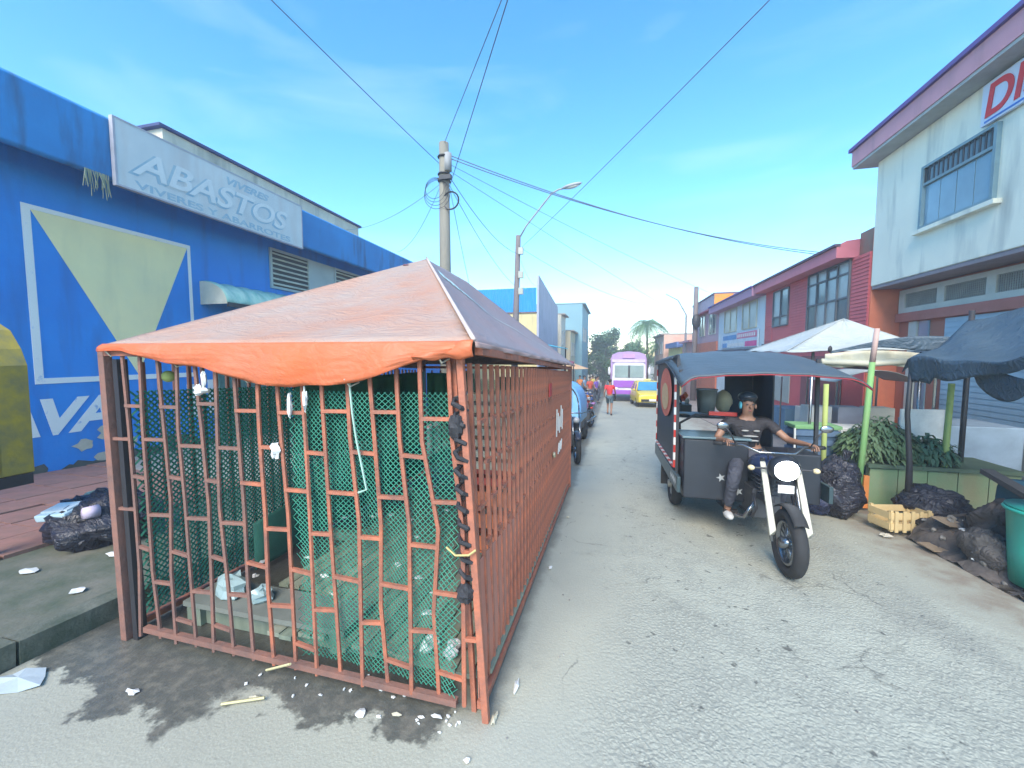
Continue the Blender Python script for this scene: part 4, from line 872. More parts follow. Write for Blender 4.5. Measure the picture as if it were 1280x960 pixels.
hb=M(); hb.tube([(-.36,-.5,1.09),(-.2,-.6,1.1),(-.08,-.7,1.05),(.22,-.7,1.05),(.34,-.6,1.1),(.5,-.5,1.09)],.014,8); hb.build('handlebar',m_chr,K,local=True,smooth=True)
for x in(-.36,.5): M().tube([(x,-.5,1.09),(x-.08*(-1 if x>0 else 1),-.45,1.085)],.02,8).build('grip',m_black,K,local=True,smooth=True)
for x,q in((-.26,-1),(.4,1)):
    M().tube([(x,-.58,1.1),(x+q*.06,-.6,1.22),(x+q*.1,-.6,1.27)],.007,6).build('mirror_arm',m_dark,K,local=True,smooth=True); M().sph((x+q*.13,-.6,1.29),(.06,.015,.038)).build('mirror',m_chr,K,local=True,smooth=True)
M().sph((.07,-.4,.86),(.14,.26,.13),16,10).build('fuel_tank',mat('dark_blue_tank',(.03,.05,.12),rough=.25,bump=0),K,local=True,smooth=True)
M().sph((.07,.0,.84),(.15,.33,.07),16,8).build('seat',m_black,K,local=True,smooth=True)
en=M(); en.box((.07,-.3,.48),(.26,.34,.3)); en.box((.07,-.42,.66),(.14,.16,.2)); 
for k in range(5): en.box((.07,-.42,.58+k*.04),(.2,.22,.012))
en.build('engine',mat('engine_grey',(.15,.15,.155),metal=.5,rough=.4),K,local=True,bevel=.01)
M().tube([(-.05,-.5,.5),(-.14,-.5,.34),(-.16,-.2,.26),(-.18,.3,.26)],[.02,.022,.03,.045],8).build('exhaust',m_chr,K,local=True,smooth=True)
for x in(-.2,.34): M().box((x,-.22,.3),(.14,.06,.03)).build('foot_peg',m_black,K,local=True)
fr_=M(); fr_.tube([(.07,-.68,.98),(.07,-.5,.5),(.07,-.2,.3),(.07,.2,.35)],.022,8); fr_.tube([(.07,-.68,.9),(.07,-.1,.72),(.07,.3,.68)],.02,8); fr_.build('frame',m_dark,K,local=True,smooth=True)
M().box((.07,-.93,.76),(.13,.012,.07)).build('number_plate',m_wr,K,local=True)
# driver
J=dict(pelvis=(.03,.05,.93),chest=(-.0,-.03,1.2),neck=(-.01,-.06,1.37),head=(-.01,-.09,1.46),sh_l=(.19,-.04,1.29),el_l=(.36,-.18,1.11),ha_l=(.43,-.42,1.11),sh_r=(-.2,-.04,1.29),el_r=(-.34,-.14,1.08),ha_r=(-.31,-.42,1.11),
 hip_l=(.13,.0,.88),kn_l=(.26,-.38,.74),an_l=(.27,-.2,.36),to_l=(.28,-.34,.33),hip_r=(-.08,.0,.88),kn_r=(-.21,-.38,.74),an_r=(-.22,-.18,.3),to_r=(-.24,-.34,.27))
DR=person('driver in dark printed shirt and grey trousers riding the black tricycle',(MX,MY,gz(MY)),0,J,mat('cloth_dark_shirt',(.022,.02,.024),(.04,.034,.038),scale=10,bump=.2,wrk=.7),cl('grey_trousers',(.07,.075,.1)),m_hair,shoe=mat('pale_shoe',(.6,.6,.58)))
for q,(x0_,x1_,z_) in enumerate(((-.09,-.01,1.19),(.03,.1,1.19),(-.08,.09,1.13),(-.05,.1,1.08))): M().sph(((x0_+x1_)/2,-.148+.01*(q==3),z_),((x1_-x0_)/2,.012,.011),10,5).build('shirt_print',mat('shirt_print_grey',(.35,.34,.32)),DR,local=True,smooth=True)
cp=M(); cp.sph((-.01,-.06,1.56),(.097,.11,.065),16,10); cp.build('helmet',mat('dark_helmet',(.03,.05,.07),rough=.3,bump=0),DR,local=True,smooth=True)
M().sph((-.01,-.165,1.555),(.07,.06,.01),12,6).build('peak',m_dark,DR,local=True,smooth=True)
M().sph((-.085,-.08,1.47),(.015,.04,.045),10,6).build('ear_cover',mat('cyan_plastic',(.1,.5,.62)),DR,local=True,smooth=True)

# ======================= FAR TRAFFIC AND PEOPLE =======================
def car(label,loc,rz,paint,glassm,group=None,taxi=False):
    t=thing('taxi' if taxi else 'parked_car',label,'taxi' if taxi else 'car',loc,(TILT,0,rz),group)
    # local: front towards -y, width 1.6, length 3.7
    W2=.8; sec=[(-1.85,.32,.58,.62),(-1.8,.28,.72,.7),(-1.5,.26,.82,.78),(-.95,.26,.9,.8),(0,.26,.92,.8),(1.2,.26,.93,.8),(1.7,.28,.9,.76),(1.85,.34,.75,.68)]
    vs=[];fs=[]
    for (y,zb,zt,w_) in sec: vs+=[(-w_,y,zb),(-w_*1.03,y,(zb+zt)/2),(-w_*.93,y,zt-.02),(-w_*.5,y,zt+.02),(w_*.5,y,zt+.02),(w_*.93,y,zt-.02),(w_*1.03,y,(zb+zt)/2),(w_,y,zb)]
    for i in range(len(sec)-1):
        for k in range(8): a=i*8+k; b=i*8+(k+1)%8; fs.append((a,b,b+8,a+8))
    fs+=[tuple(range(8))[::-1],tuple((len(sec)-1)*8+k for k in range(8))]
    M().add(vs,fs).build('body',paint,t,local=True,smooth=True,bevel=.03)
    cb=[(-.98,.9,.72),(-.42,1.42,.58),(.0,1.48,.58),(.9,1.46,.57),(1.55,.92,.7)]
    rf_=M(); rf_.add([(-.56,-.42,1.43),(.56,-.42,1.43),(.56,.95,1.46),(-.56,.95,1.46),(-.58,-.4,1.39),(.58,-.4,1.39),(.58,.97,1.42),(-.58,.97,1.42)],[(0,1,2,3),(4,5,1,0),(5,6,2,1),(6,7,3,2),(7,4,0,3)]); rf_.build('roof',paint,t,local=True,bevel=.02)
    M().add([(-.68,-.98,.92),(.68,-.98,.92),(.57,-.43,1.40),(-.57,-.43,1.40)],[(0,1,2,3)]).build('windshield',glassm,t,local=True,solid=.01)
    M().add([(-.68,1.5,.94),(.68,1.5,.94),(.57,.98,1.42),(-.57,.98,1.42)],[(0,1,2,3)]).build('rear_window',glassm,t,local=True,solid=.01)
    for s_ in(-1,1):
        M().add([(s_*.73,-.9,.93),(s_*.73,1.42,.94),(s_*.585,.95,1.41),(s_*.585,-.42,1.4)],[(0,1,2,3)]).build('side_window',g_dark,t,local=True,solid=.01)
        for y0_,y1_ in((-.98,-.42),(.28,.3),(1.5,.97)): M().beam((s_*.735,y0_,.9),(s_*.585,y1_,1.42),.05).build('pillar',paint,t,local=True)
        M().sph((s_*.56,-1.74,.62),(.15,.09,.08),12,8).build('headlight',mat('clear_lamp',(.7,.72,.72),rough=.2,bump=0),t,local=True,smooth=True)
        M().sph((s_*.85,-.8,.96),(.08,.05,.055)).build('mirror',paint,t,local=True,smooth=True)
        for y in(-1.15,1.2): wheel(t,(s_*.72,y,.28),.28,.17,6,rimm=mat('hub_grey',(.45,.45,.46),metal=.6))
        M().box((s_*.825,.05,.75),(.01,.12,.02)).build('door_handle',m_dark,t,local=True)
    M().box((0,-1.86,.4),(1.2,.03,.13)).build('grille',m_black,t,local=True); M().box((0,-1.885,.42),(.36,.02,.12)).build('number_plate',m_wr,t,local=True)
    for s_ in(-1,1): M().sph((s_*.5,-1.83,.36),(.06,.04,.05)).build('fog_lamp',m_dark,t,local=True,smooth=True)
    if taxi: M().box((0,.1,1.52),(.4,.14,.1)).build('roof_sign',mat('roof_sign',(.7,.68,.3)),t,local=True,bevel=.02)
    return t
m_ty=mat('taxi_yellow',(.72,.55,.05),(.66,.5,.05),rough=.3,bump=0)
car('yellow taxi hatchback facing the camera in front of the purple truck',(2.05,24.8,gz(24.8)),R(4),m_ty,glass('windshield_blue',(.08,.3,.5)),taxi=True)
# purple bus-truck
TR=thing('truck','tall purple and white truck coming up the middle of the street','truck',(1.1,28.2,gz(28.2)),(TILT,0,0))
m_pu=mat('purple_paint',(.32,.08,.5),(.28,.1,.42),scale=2,rough=.4,bump=0); m_pl=mat('lilac_paint',(.42,.3,.5),(.36,.22,.42),scale=2,rough=.5,bump=0); m_tw=mat('truck_white',(.75,.74,.74),rough=.4,bump=0)
M().prism([(-1.2,1.15),(1.2,1.15),(1.2,2.9),(1.1,3.2),(.7,3.36),(0,3.42),(-.7,3.36),(-1.1,3.2),(-1.2,2.9)],'y',.5,6.5).build('cargo_body',m_pl,TR,local=True,bevel=.03)
M().prism([(-1.05,.55),(1.05,.55),(1.1,1.4),(1.05,2.45),(.9,2.6),(-.9,2.6),(-1.05,2.45),(-1.1,1.4)],'y',-.6,.5).build('cab',m_tw,TR,local=True,bevel=.05)
M().b2((-.92,-.64,1.62),(.92,-.612,2.42)).build('windshield',glass('truck_glass',(.28,.36,.34),.2),TR,local=True,bevel=.01)
M().b2((-1.0,-.66,.95),(1.0,-.615,1.42)).build('front_panel',m_pu,TR,local=True,bevel=.01)
M().b2((-1.12,-.74,.5),(1.12,-.6,.78)).build('bumper',m_pu,TR,local=True,bevel=.02)
M().b2((-1.1,.42,2.66),(1.1,.49,2.86)).build('header_board',mat('lilac_white',(.6,.5,.66)),TR,local=True)
M().b2((-.4,.4,2.95),(.4,.485,3.25)).build('emblem_board',mat('light_purple',(.55,.32,.66)),TR,local=True)
for s_ in(-1,1):
    M().sph((s_*1.28,-.6,2.05),(.09,.06,.28)).build('mirror',m_tw,TR,local=True,smooth=True); M().sph((s_*.8,-.68,.86),(.14,.06,.1)).build('headlight',m_wr,TR,local=True,smooth=True)
    for y in(0,4.6,5.6): wheel(TR,(s_*.95,y,.45),.45,.26,6,rimm=m_tw)
M().b2((-.06,-.63,1.62),(.06,-.645,2.42)).build('wiper_post',m_dark,TR,local=True)
# parked motorcycles
def motorcycle(label,loc,rz,paint,group='motorcycles parked along the left side of the street'):
    t=thing('motorcycle',label,'motorcycle',loc,(TILT,0,rz),group)
    wheel(t,(0,-.62,.29),.29,.09,14); wheel(t,(0,.62,.29),.29,.11,14)
    for x in(-.07,.07): M().tube([(x,-.62,.29),(x,-.42,.92)],.018,6).build('fork_leg',m_chr,t,local=True,smooth=True)
    M().sph((0,-.14,.76),(.14,.27,.14),14,9).build('fuel_tank',paint,t,local=True,smooth=True); M().sph((0,.36,.76),(.13,.36,.06),14,8).build('seat',m_black,t,local=True,smooth=True)
    e=M(); e.box((0,-.02,.42),(.24,.36,.28)); e.build('engine',MATS['engine_grey'],t,local=True,bevel=.02)
    M().tube([(0,-.4,.8),(0,-.1,.6),(0,.3,.6),(0,.62,.3)],.024,6).build('frame',m_dark,t,local=True,smooth=True)
    M().tube([(-.36,-.28,1.05),(-.12,-.42,1.0),(.12,-.42,1.0),(.36,-.28,1.05)],.014,6).build('handlebar',m_chr,t,local=True,smooth=True)
    M().sph((0,-.5,.86),(.065,.06,.065)).build('headlight',mat('dull_lamp',(.4,.42,.44),rough=.25,bump=0),t,local=True,smooth=True)
    M().grid(lambda u,v:(-.05+.1*v,-.62+.34*math.cos(.4+u*2),.29+.34*math.sin(.4+u*2)),10,2).build('mudguard',paint,t,local=True,solid=.006,smooth=True)
    M().tube([(.12,-.1,.25),(.14,.7,.36)],[.025,.045],8).build('exhaust',m_chr,t,local=True,smooth=True)
    M().add([(-.08,.45,.72),(.08,.45,.72),(.06,.95,.8),(-.06,.95,.8)],[(0,1,2,3)]).build('tail',paint,t,local=True,solid=.05)
    return t
pt=lambda n,c:mat('paint_'+n,c,rough=.3,bump=0)
motorcycle('dark motorcycle parked just past the far corner of the cage',(-.78,8.6,gz(8.6)),R(12),pt('black',(.04,.04,.06)))
motorcycle('pink and black motorcycle parked behind the blue covered cart',(-.85,13.2,gz(13.2)),R(-15),pt('magenta',(.4,.08,.25)))
motorcycle('red motorcycle standing third in the parked row',(-1.0,16.0,gz(16)),R(20),pt('red',(.55,.04,.03)))
motorcycle('orange motorcycle near the street end crowd',(-1.1,18.6,gz(18.6)),R(-10),pt('orange',(.7,.2,.04)))
motorcycle('blue motorcycle farthest along the parked row',(-1.2,21.5,gz(21.5)),R(15),pt('blue',(.06,.12,.5)))
# blue covered cart
CT=thing('covered_cart','blue covered motor cart parked beyond the cage','cart',(-1.25,10.6,gz(10.6)),(TILT,0,R(-3)))
m_bt=mat('blue_cover',(.12,.34,.66),(.2,.44,.72),scale=2,rough=.5)
def cart(u,v):
    a=u*PI; return (.56*math.cos(a)*(1-.06*v),-.85+1.7*v,.62+.98*(math.sin(a)**.55 if 0<u<1 else 0))
cm=M(); cm.grid(cart,20,6); cm.build('cover',m_bt,CT,local=True,solid=.02,smooth=True)
M().prism([(.52*math.cos(a_*PI/12),.62+.93*(math.sin(a_*PI/12)**.55 if 0<a_<12 else 0)) for a_ in range(13)],'y',-.83,-.8).build('front_panel',mat('blue_front',(.16,.4,.68),(.24,.48,.74),scale=3),CT,local=True)
M().b2((-.36,-.86,1.0),(.36,-.835,1.4)).build('windshield',glass('cart_glass',(.3,.5,.62)),CT,local=True)
M().b2((-.52,-.8,.38),(.52,.85,.618)).build('base',m_dark,CT,local=True,bevel=.02)
for x,y in((-.48,.6),(.48,.6),(.46,-.5),(-.46,-.5)): wheel(CT,(x,y,.27),.27,.16,6,rimm=m_dark)
# people
person('man in red and pink top and dark shorts crossing the street',(-.08,18.3,gz(18.3)),R(175),walkJ(1.58,.16,.12,.05),cl('red',(.7,.04,.05)),cl('slate_shorts',(.08,.14,.18)),m_hair,h=1.58,short=True,detail=False)
sh=[('orange',(.7,.25,.08)),('yellow',(.6,.5,.12)),('coral_red',(.65,.1,.06)),('violet',(.2,.1,.5)),('pale_blue',(.3,.45,.62)),('white',(.65,.64,.62))]
pp=[(-1.75,15.2,1.68,0,'person in an orange shirt standing by the parked motorcycles'),(-1.9,13.4,1.72,1,'person in a mustard shirt near the blue covered cart'),(-1.2,23.5,1.66,2,'person in a coral red shirt left of the walking man'),(-.9,25.2,1.62,3,'person in violet clothes at the street end'),(-1.7,26.5,1.7,4,'person in pale blue shirt far down the left side'),(-2.0,19.2,1.66,5,'person in a white shirt under the maroon awning')]
for x,y,hh,i,lab in pp:
    person(lab,(x,y,gz(y)+(.13 if x<-3.4 else 0)),R(20*i),walkJ(hh,.06,.05),cl(*sh[i]),cl('dark_trousers',(.05,.06,.09)),m_hair,h=hh,detail=False,group=None) if False else person(lab,(x,y,gz(y)),R(20*i),walkJ(hh,.06,.05),cl(*sh[i]),cl('dark_trousers',(.05,.06,.09)),m_hair,h=hh,detail=False)

# ======================= POLES AND CABLES =======================
m_pole=mat('concrete_pole',(.25,.23,.18),(.18,.17,.14),scale=4,stretch=(3,3,.5)); 
PX,PY=-3.95,9.15; PT=6.82
P=thing('utility_pole','concrete utility pole behind the cage carrying many cables','pole',(PX,PY,gz(PY)))
M().tube([(PX,PY,gz(PY)),(PX,PY,PT)],[.17,.115],14).build('shaft',m_pole,P,smooth=True)
M().tube([(PX+.12,PY-.05,6.15),(PX+.12,PY-.05,6.55)],.09,10).build('transformer_can',mat('grey_can',(.35,.36,.36)),P,smooth=True)
for z in(5.95,6.1,6.5): M().torus((PX,PY,z),.14,.02,'z',14,6).build('band',m_dark,P,smooth=True)
for k in range(4): M().torus((PX-.18+.02*k,PY-.15,5.75-.05*k),.24+.03*k,.006,'y',22,4).build('cable_coil',m_dark,P)
M().torus((PX+.2,PY-.1,5.45),.2,.02,'y',20,5).build('cable_coil',m_dark,P)
M().box((PX+.08,PY-.12,5.98),(.3,.1,.1)).build('clamp',m_dark,P)
LX,LY=-4.0,17.2; LT=6.98
L=thing('street_lamp','street lamp on a leaning pole beyond the tarpaulin','street lamp',(LX,LY,gz(LY)))
M().tube([(LX-.25,LY,gz(LY)),(LX-.02,LY,LT)],[.17,.11],12).build('shaft',mat('dark_pole',(.2,.16,.15),(.14,.12,.12),scale=4),L,smooth=True)
M().tube([(LX+.03,LY,LT-.1),(LX+.35,LY-.1,LT+.35),(LX+1.45,LY-.3,LT+1.5),(LX+1.75,LY-.35,LT+1.62),(LX+2.0,LY-.4,LT+1.63)],.035,8).build('arm',mat('grey_arm',(.35,.35,.36)),L,smooth=True)
M().sph((LX+2.3,LY-.45,LT+1.68),(.42,.14,.08),14,8,rot=(0,-.18,0)).build('lamp_head',mat('lamp_head',(.4,.4,.42)),L,smooth=True)
M().sph((LX+2.32,LY-.45,LT+1.63),(.28,.1,.06),12,6,rot=(0,-.18,0)).build('lamp_glass',mat('lamp_glass',(.7,.68,.6)),L,smooth=True)
for z in(6.3,5.3,4.6): M().box((LX+.12,LY-.1,z),(.2,.14,.28)).build('meter_box',mat('pale_box',(.5,.5,.42)),L)
fp=thing('utility_pole','thin dark pole in front of the pink house on the right','pole',(5.6,30.5,gz(30.5)))
M().tube([(5.6,30.5,gz(30)),(5.6,30.5,6.6)],[.2,.15],10).build('shaft',mat('dark_pole',(.2,.16,.15)),fp,smooth=True)
M().sph((5.6,30.2,4.2),(.3,.2,.5)).build('cable_bundle',m_dark,fp)
fl=thing('street_lamp','distant street lamp arm over the far right houses','street lamp',(5.2,34,gz(34)))
M().tube([(5.9,36,gz(36)),(5.9,36,5.2),(5.2,35.8,6.4),(4.2,35.5,6.9)],[.1,.08,.05,.04],8).build('arm',mat('grey_arm',(.35,.35,.36)),fl,smooth=True)
def cable(label,p,q,sag,r=.014,n=24):
    p=Vector(p);q=Vector(q); pts=[p.lerp(q,i/n)-Vector((0,0,4*sag*(i/n)*(1-i/n))) for i in range(n+1)]
    return tag(M().tube(pts,r*.55,5).build('cable',mat('cable_dark',(.14,.19,.28),bump=0,rough=.6),smooth=True),label,'cable')
pt_=(PX,PY,6.7); pm_=(PX,PY,6.0); pu=(PX+.05,PY,6.45)
cable('steep cable from the utility pole top, left of a near parallel one',(PX,PY,6.8),(3.1,-1.3,6.3),.0)
cable('second steep cable from the utility pole, right of a near parallel one',(PX+.15,PY,5.85),(2.6,-1.7,6.2),.0)
cable('long cable rising from the street lamp pole to the upper right of the sky',(LX+.1,LY,6.45),(7.2,-2.1,7.5),.15,.016)
cable('faint cable from the utility pole to the upper left of the sky',(PX-.1,PY,6.35),(-5.3,-2.0,7.2),.1)
for k,dz in enumerate((0,.07)): cable(['thickest cable from the utility pole towards the right hand roofs','cable close under the thickest one running to the right hand roofs'][k],(PX+.1,PY,6.55-dz),(6.2,14.2,4.82+dz),.35,.022)
cable('lower faint cable from the utility pole towards the mauve roof on the right',(PX+.1,PY,6.35),(6.2,26,5.2),.15,.012)
cable('lowest faint cable fanning from the utility pole to the right',(PX+.1,PY,6.2),(5.7,30.5,4.0),.1,.011)
cable('cable slung between the utility pole and the street lamp pole',(PX+.1,PY,6.1),(LX,LY,6.2),.35,.016)
cable('sagging cable from the street lamp pole to the thin dark pole',(LX+.1,LY,6.45),(5.6,30.5,5.2),.9,.016)
cable('cable dropping from the utility pole to the yellow building',(PX+.1,PY,5.9),(-5.2,26.9,6.2),.9,.014)
cable('cable dropping steeply from the utility pole behind the tarpaulin',(PX+.15,PY,5.75),(-4.4,13.0,2.9),.2,.012)
cable('cable from the utility pole to the blue roof edge',(PX-.1,PY,5.85),(-8.0,14,5.75),.35,.012)
cable('short cable from the utility pole to the cream roof on the left',(PX-.1,PY,5.9),(-9.1,12.5,6.2),.25,.011)
cable('twin cable running past the thin dark pole into the distance',(5.6,30.5,4.9),(1.5,60,3.6),.5,.02)
cable('lower of the distant cables past the thin dark pole',(5.6,30.5,4.5),(-1,62,2.8),.5,.02)
cable('thin cable dropping from the street lamp pole to the grey side wall',(LX+.1,LY,5.9),(-4.9,27.2,6.6),.4,.012)

# ======================= RIGHT PAVEMENT STALLS =======================
m_tent=mat('white_tent_canvas',(.5,.52,.47),(.36,.4,.41),scale=1.5,rough=.6,bump=.15,wrk=.5); m_navy=mat('navy_tarp',(.035,.065,.095),(.07,.11,.145),scale=2,rough=.5,bump=.35,bscale=9,wrk=.8)
m_cream2=mat('cream_canvas',(.66,.62,.46),(.5,.48,.38),scale=4)
m_bamg=mat('green_painted_pole',(.15,.38,.12),(.24,.38,.15),scale=3); m_bamy=mat('yellow_green_pole',(.4,.45,.14),(.3,.38,.12),scale=4)
TN=thing('market_tent','white canvas market tent on the right pavement behind the tricycle','tent',(3.6,7.3,gz(7.3)))
Ap=Vector((3.75,7.9,2.42)); c1=Vector((2.55,6.9,1.86)); c2=Vector((4.35,6.9,1.9)); c3=Vector((5.0,9.3,1.9)); c4=Vector((2.7,9.3,1.9))
for a_,b_,k_ in((c1,c2,0),(c2,c3,1),(c3,c4,2),(c4,c1,3)):
    def fn(u,v,a_=a_,b_=b_): p=a_.lerp(b_,u).lerp(Ap,v); return p-Vector((0,0,.10*math.sin(PI*v)*math.sin(PI*u)+.01*math.sin(u*17)))
    M().grid(fn,16,12).build('canopy_panel',m_tent,TN,solid=.004,smooth=True)
M().grid(lambda u,v:(3.05+1.25*u,6.87+.02*math.sin(u*30),1.83-.17*v-.03*math.sin(u*9)*v+.05*math.sin(u*PI)*(1-v)),30,4).build('valance',m_cream2,TN,solid=.006,smooth=True)
M().tube([(3.0,6.85,1.72),(3.6,6.83,1.69),(4.3,6.85,1.75)],.045,8).build('rolled_curtain',m_cream2,TN,smooth=True)
for x,y in((2.95,7.0),(4.3,7.0),(4.9,9.2),(2.8,9.2)): M().tube([(x,y,gz(y)),(x,y,1.86)],.022,8).build('tent_pole',m_chr,TN,smooth=True)
NC=thing('navy_cloth','navy cloth sagging across the front of the white tent','cloth',(3.7,6.6,1.9))
M().grid(lambda u,v:(3.05+1.45*u,6.72-.25*u,1.93+.1*math.sin(u*PI*1.1-.6)+.06*u-(.04+.22*u**1.3)*v*(1-.2*math.sin(u*8))),30,6).build('fabric',m_navy,NC,solid=.006,smooth=True)
M().sph((3.04,6.72,1.9),(.025,.025,.045),jit=.15).build('knot',m_dark,NC)
# navy canopy, near right
NV=thing('stall_canopy','large sagging navy tarpaulin canopy over the near right stall','canopy',(3.4,4,1.8))
c1=Vector((3.42,5.78,1.76)); c2=Vector((3.5,2.3,1.95)); r1=Vector((4.6,6.7,2.27)); r2=Vector((4.9,2.4,2.78))
def nf(u,v):   # u along the street, v up the slope
    p=c1.lerp(c2,u).lerp(r1.lerp(r2,u),v); 
    return p+Vector((0,0,-.10*math.sin(PI*v)+.035*math.sin(u*16+v*3)*(1-v)+.02*math.sin(u*31+v*9)-.05*math.sin(u*7)*(1-v)))
M().grid(nf,60,24).build('canopy_sheet',m_navy,NV,solid=.006,smooth=True)
def nb(u,v): return Vector(nf(0,u)) if v==0 else Vector(nf(0,u))+Vector((0.02*v,.12*v+.02*math.sin(u*12),-.16*v*(1-u*.7)))
M().grid(nb,20,4).build('back_flap',m_navy,NV,solid=.006,smooth=True)
def fl_(u,v): 
    p=Vector(nf(u,0)); d_=.16+.06*math.sin(u*13)+(.10 if u<.1 else 0); return p+Vector((.02*math.sin(u*25)*v+.03*v,0,-d_*v))
M().grid(fl_,50,6).build('hanging_edge',m_navy,NV,solid=.006,smooth=True)
fp_=M(); fp_.grid(lambda u,v:(3.5+.05*v+.05*u,4.95-.62*u+.1*v,1.62+.03*math.sin(u*6)-v*(.02+.26*math.sin(PI*min(1,u*1.1))**.7)*(1-.2*u)),16,8); fp_.build('torn_flap',m_navy,NV,solid=.006,smooth=True)
r_=M(); r_.grid(lambda u,v:nf(.33+.05*u,.55+.32*v-.15*u)+Vector((-.003,0,.012)),4,8); r_.build('pale_worn_patch',mat('pale_patch',(.4,.46,.46),(.25,.32,.36),scale=9),NV,smooth=True)
M().tube([(3.46,5.78,1.72),(3.44,5.76,1.1),(3.52,5.8,.5),(3.55,5.82,gz(5.8))],[.022,.026,.03,.045],8).build('front_pole',m_dark,NV,smooth=True)
for x,y in((4.6,6.65),(4.85,2.6)): M().tube([(x,y,gz(y)),(x,y,2.4)],.03,8).build('rear_pole',m_dark,NV,smooth=True)
def gpole(label,x,y,z0,z1,m_,r=.03,lean=0): 
    t=thing('painted_post',label,'post',(x,y,gz(y))); M().tube([(x+lean,y,z0),(x+lean*.5,y,(z0+z1)/2),(x,y,z1)],[r,r*.95,r*.9],8).build('lower_length',m_,t,smooth=True); return t
t=gpole('tall bright green post with a pale pink top in front of the white tent',3.33,6.28,gz(6.28),1.72,m_bamg,.038,-.08)
M().tube([(3.33,6.28,1.72),(3.36,6.28,2.16)],[.034,.03],8).build('pink_top',mat('pale_pink_wood',(.55,.38,.33)),t,smooth=True)
gpole('yellow green post between the tricycle and the pale crate',2.83,6.3,gz(6.3),1.42,m_bamy,.035,.02)
gpole('olive green post under the navy canopy behind the leaves',4.22,6.32,gz(6.3),1.45,m_bamy,.036,-.02)
# green board counter with leaves on it
m_gb=mat('green_wood_board',(.16,.27,.13),(.26,.29,.17),scale=2.5,streak=.5,dirt=(.3,.16,.08),bump=.3)
G=thing('market_counter','weathered green wooden counter piled with leaves','table',(4.1,6.6,gz(6.6)+.05))
for k in range(5): M().b2((3.38+.32*k,6.28,-.24),(3.69+.32*k,6.31,.30+.01*(k%2))).build('board',m_gb,G)
M().b2((3.34,6.24,.315),(4.98,7.0,.365)).build('tabletop',mat('dark_green_top',(.06,.1,.06),(.1,.14,.09),scale=4),G)
for x in(3.42,4.9):
    for y in(6.36,6.94): M().beam((x,y,gz(y)+.05),(x,y,.31),.06).build('leg',m_gb,G)
M().b2((3.3,6.24,-.24),(3.36,6.29,.2)).build('orange_upright',mat('orange_paint2',(.75,.25,.06)),G)
m_lv=mat('fresh_leaves',(.07,.14,.06),(.16,.22,.11),scale=4,bump=0,rough=.5)
LF=thing('leafy_produce','heap of long green leaves piled on the green counter','plants',(3.55,5.4,.58))
rd=random.Random(5)
def leafheap(par,cx,cy,cz,rx,ry,rz_,n,L,m_,seed):
    rd=random.Random(seed); mm=M()
    for i in range(n):
        a=rd.uniform(0,2*PI); q=rd.random()**.6; zz=rd.random()**.8*(1-q*.6); p=Vector((cx+math.cos(a)*rx*q,cy+math.sin(a)*ry*q,cz+zz*rz_))
        d=Vector((math.cos(a)+rd.uniform(-.7,.7),math.sin(a)+rd.uniform(-.7,.7),rd.uniform(-.2,.5))).normalized(); s_=d.cross(Vector((0,0,1))).normalized(); l_=L*rd.uniform(.6,1.3); wd=l_*.16
        p2=p+d*l_*.5+Vector((0,0,.02)); p3=p+d*l_-Vector((0,0,l_*.35))
        mm.add([p-s_*wd*.3,p+s_*wd*.3,p2+s_*wd,p2-s_*wd,p3],[(0,1,2,3),(3,2,4)])
    return mm.build('leaves',m_,par)
leafheap(LF,3.62,6.6,.37,.42,.28,.6,2300,.13,m_lv,3)
L2=thing('leafy_produce','smaller darker bunch of leaves right of the big leaf heap','plants',(3.5,4.9,.58))
leafheap(L2,4.12,6.5,.37,.25,.22,.4,800,.13,mat('dark_fresh_leaves',(.03,.09,.05),(.08,.16,.09),scale=4,bump=0),4)
wb=thing('white_board','white board standing behind the leaves under the navy canopy','board',(4.0,4.9,.5)); M().box((4.3,6.85,.72),(.62,.03,.66),(0,0,.1)).build('panel',m_white,wb)
# pale slatted crates behind the tricycle
def pslat(label,x,y,z0,w_,h,n,colr,rz=0):
    t=thing('slatted_crate',label,'crate',(x,y,z0),(TILT,0,rz)); 
    for k in range(n): M().box((0,0,h*(k+.5)/n),(w_,.4,h/n*.55)).build('slat',colr,t,local=True)
    for sx in(-1,1): M().box((sx*(w_/2+.012),-.19,h/2),(.025,.025,h)).build('upright',m_white,t,local=True)
    M().box((0,.0,h/2),(w_-.05,.36,h-.02)).build('lining',m_dark if n>4 else mat('navy_lining',(.06,.12,.2)),t,local=True)
    return t
pslat('white slatted crate at the bottom behind the tricycle headlight',3.0,7.0,gz(7)+.12+.05,.6,.42,6,mat('white_slat',(.62,.66,.7)))
pslat('white framed dark blue crate stacked on the slatted one',3.0,7.02,gz(7)+.12+.48,.58,.42,3,mat('blue_slat',(.12,.2,.32)))
